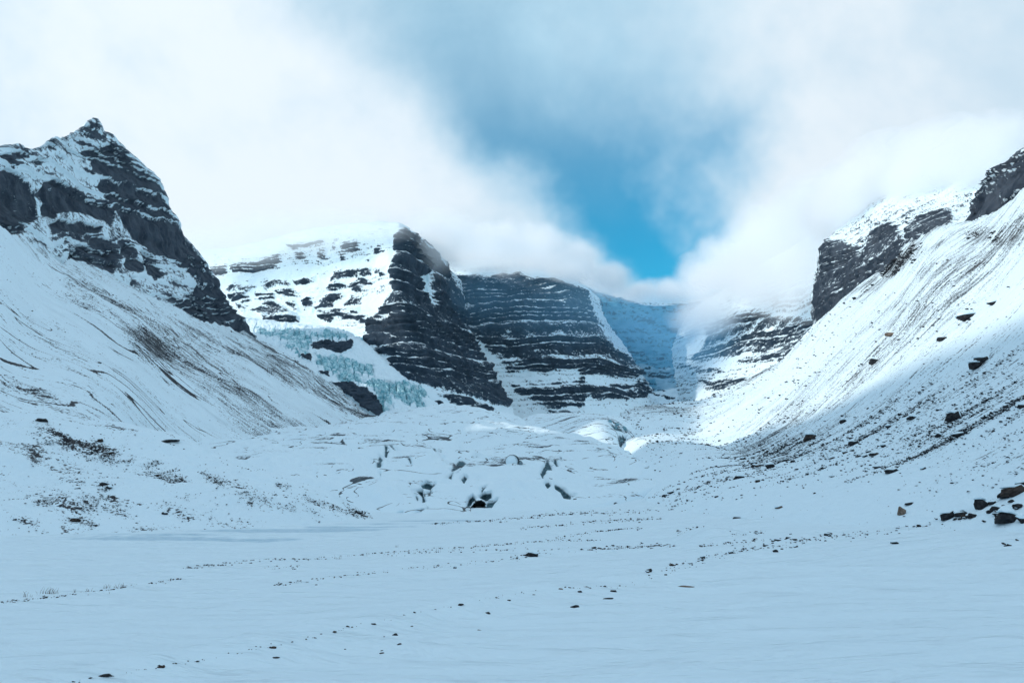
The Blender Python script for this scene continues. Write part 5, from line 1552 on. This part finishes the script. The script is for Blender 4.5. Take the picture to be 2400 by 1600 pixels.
cloud_object('cloud_bank', 'soft white cloud bank spilling over the ridge below the blue gap', [
    (1030, 560, 4800, 150, 70, 420), (1150, 566, 4700, 140, 66, 420), (1250, 580, 4650, 120, 66, 380), (1340, 612, 4750, 100, 64, 380), (1425, 655, 5050, 85, 50, 400),
    (1120, 612, 4420, 150, 46, 200), (1230, 622, 4330, 130, 42, 200), (1320, 645, 4350, 110, 40, 200), (1495, 688, 5350, 75, 38, 400), (1570, 686, 5350, 85, 46, 400), (1645, 655, 5050, 95, 70, 400), (1730, 605, 4750, 115, 100, 420), (1830, 550, 4450, 140, 130, 420), (1950, 500, 4150, 150, 140, 420)],
    0.011, 0.0042, 1, core=1.5, fall=(0.12, 0.95), voxel=50, detail=5.0)
cloud_object('mist', 'sunlit mist drifting across the hazy rock wall', [
    (1720, 660, 3800, 110, 70, 260), (1800, 650, 3500, 130, 110, 260), (1880, 620, 3250, 120, 150, 260), (1970, 500, 2700, 170, 120, 260), (1650, 740, 4100, 100, 60, 260)], 0.0095, 0.006, 2, core=1.2, fall=(0.0, 1.0), voxel=35, off=0.42)
cloud_object('mist', 'thin mist veiling the top of the sheer rock wall', [
    (1980, 480, 1720, 110, 100, 170), (2080, 440, 1680, 160, 140, 170), (2200, 400, 1480, 150, 130, 150), (2310, 365, 1250, 130, 100, 130)], 0.034, 0.011, 3, core=1.2, fall=(0.0, 1.0), voxel=20, off=0.42)
cloud_object('mist', 'thin mist over the snow cap of the banded mountain', [
    (470, 580, 3800, 150, 80, 200), (610, 560, 3720, 150, 80, 200), (750, 540, 3600, 140, 70, 200), (880, 530, 3500, 110, 50, 180), (1020, 590, 3800, 80, 70, 200)], 0.0045, 0.006, 4, core=1.2, fall=(0.0, 1.0), voxel=35, off=0.42)
cloud_object('mist', 'blue shaded mist hanging in the cirque under the saddle', [
    (1500, 770, 4400, 190, 130, 550), (1620, 800, 4100, 170, 140, 450), (1330, 720, 3950, 200, 130, 220), (1150, 700, 4000, 170, 110, 200)], 0.0014, 0.003, 5, core=0.8, fall=(0.0, 1.0), voxel=50, color=(0.26, 0.62, 0.90))

# even air round everything
hx, hy0, hy1, hz0, hz1 = 4200.0, -3200.0, 8200.0, -70.0, 1900.0
vs = [(-hx, hy0, hz0), (hx, hy0, hz0), (hx, hy1, hz0), (-hx, hy1, hz0), (-hx, hy0, hz1), (hx, hy0, hz1), (hx, hy1, hz1), (-hx, hy1, hz1)]
fs = [(3, 2, 1, 0), (4, 5, 6, 7), (0, 1, 5, 4), (1, 2, 6, 5), (2, 3, 7, 6), (3, 0, 4, 7)]
hm_ = bpy.data.meshes.new('haze')
hm_.from_pydata(vs, [], fs)
hz = bpy.data.objects.new('haze', hm_)
scene.collection.objects.link(hz)
mat = bpy.data.materials.new('haze_air')
mat.use_nodes = True
g = NT(mat.node_tree)
pv = g.n('ShaderNodeVolumePrincipled')
g.put(pv.inputs['Color'], (0.45, 0.78, 1.0))
pv.inputs['Density'].default_value = 6.0e-6
pv.inputs['Anisotropy'].default_value = 0.2
o_ = g.n('ShaderNodeOutputMaterial')
g.link(pv.outputs[0], o_.inputs['Volume'])
hm_.materials.append(mat)
hz['kind'] = 'stuff'
hz['label'] = 'thin pale blue mountain air'
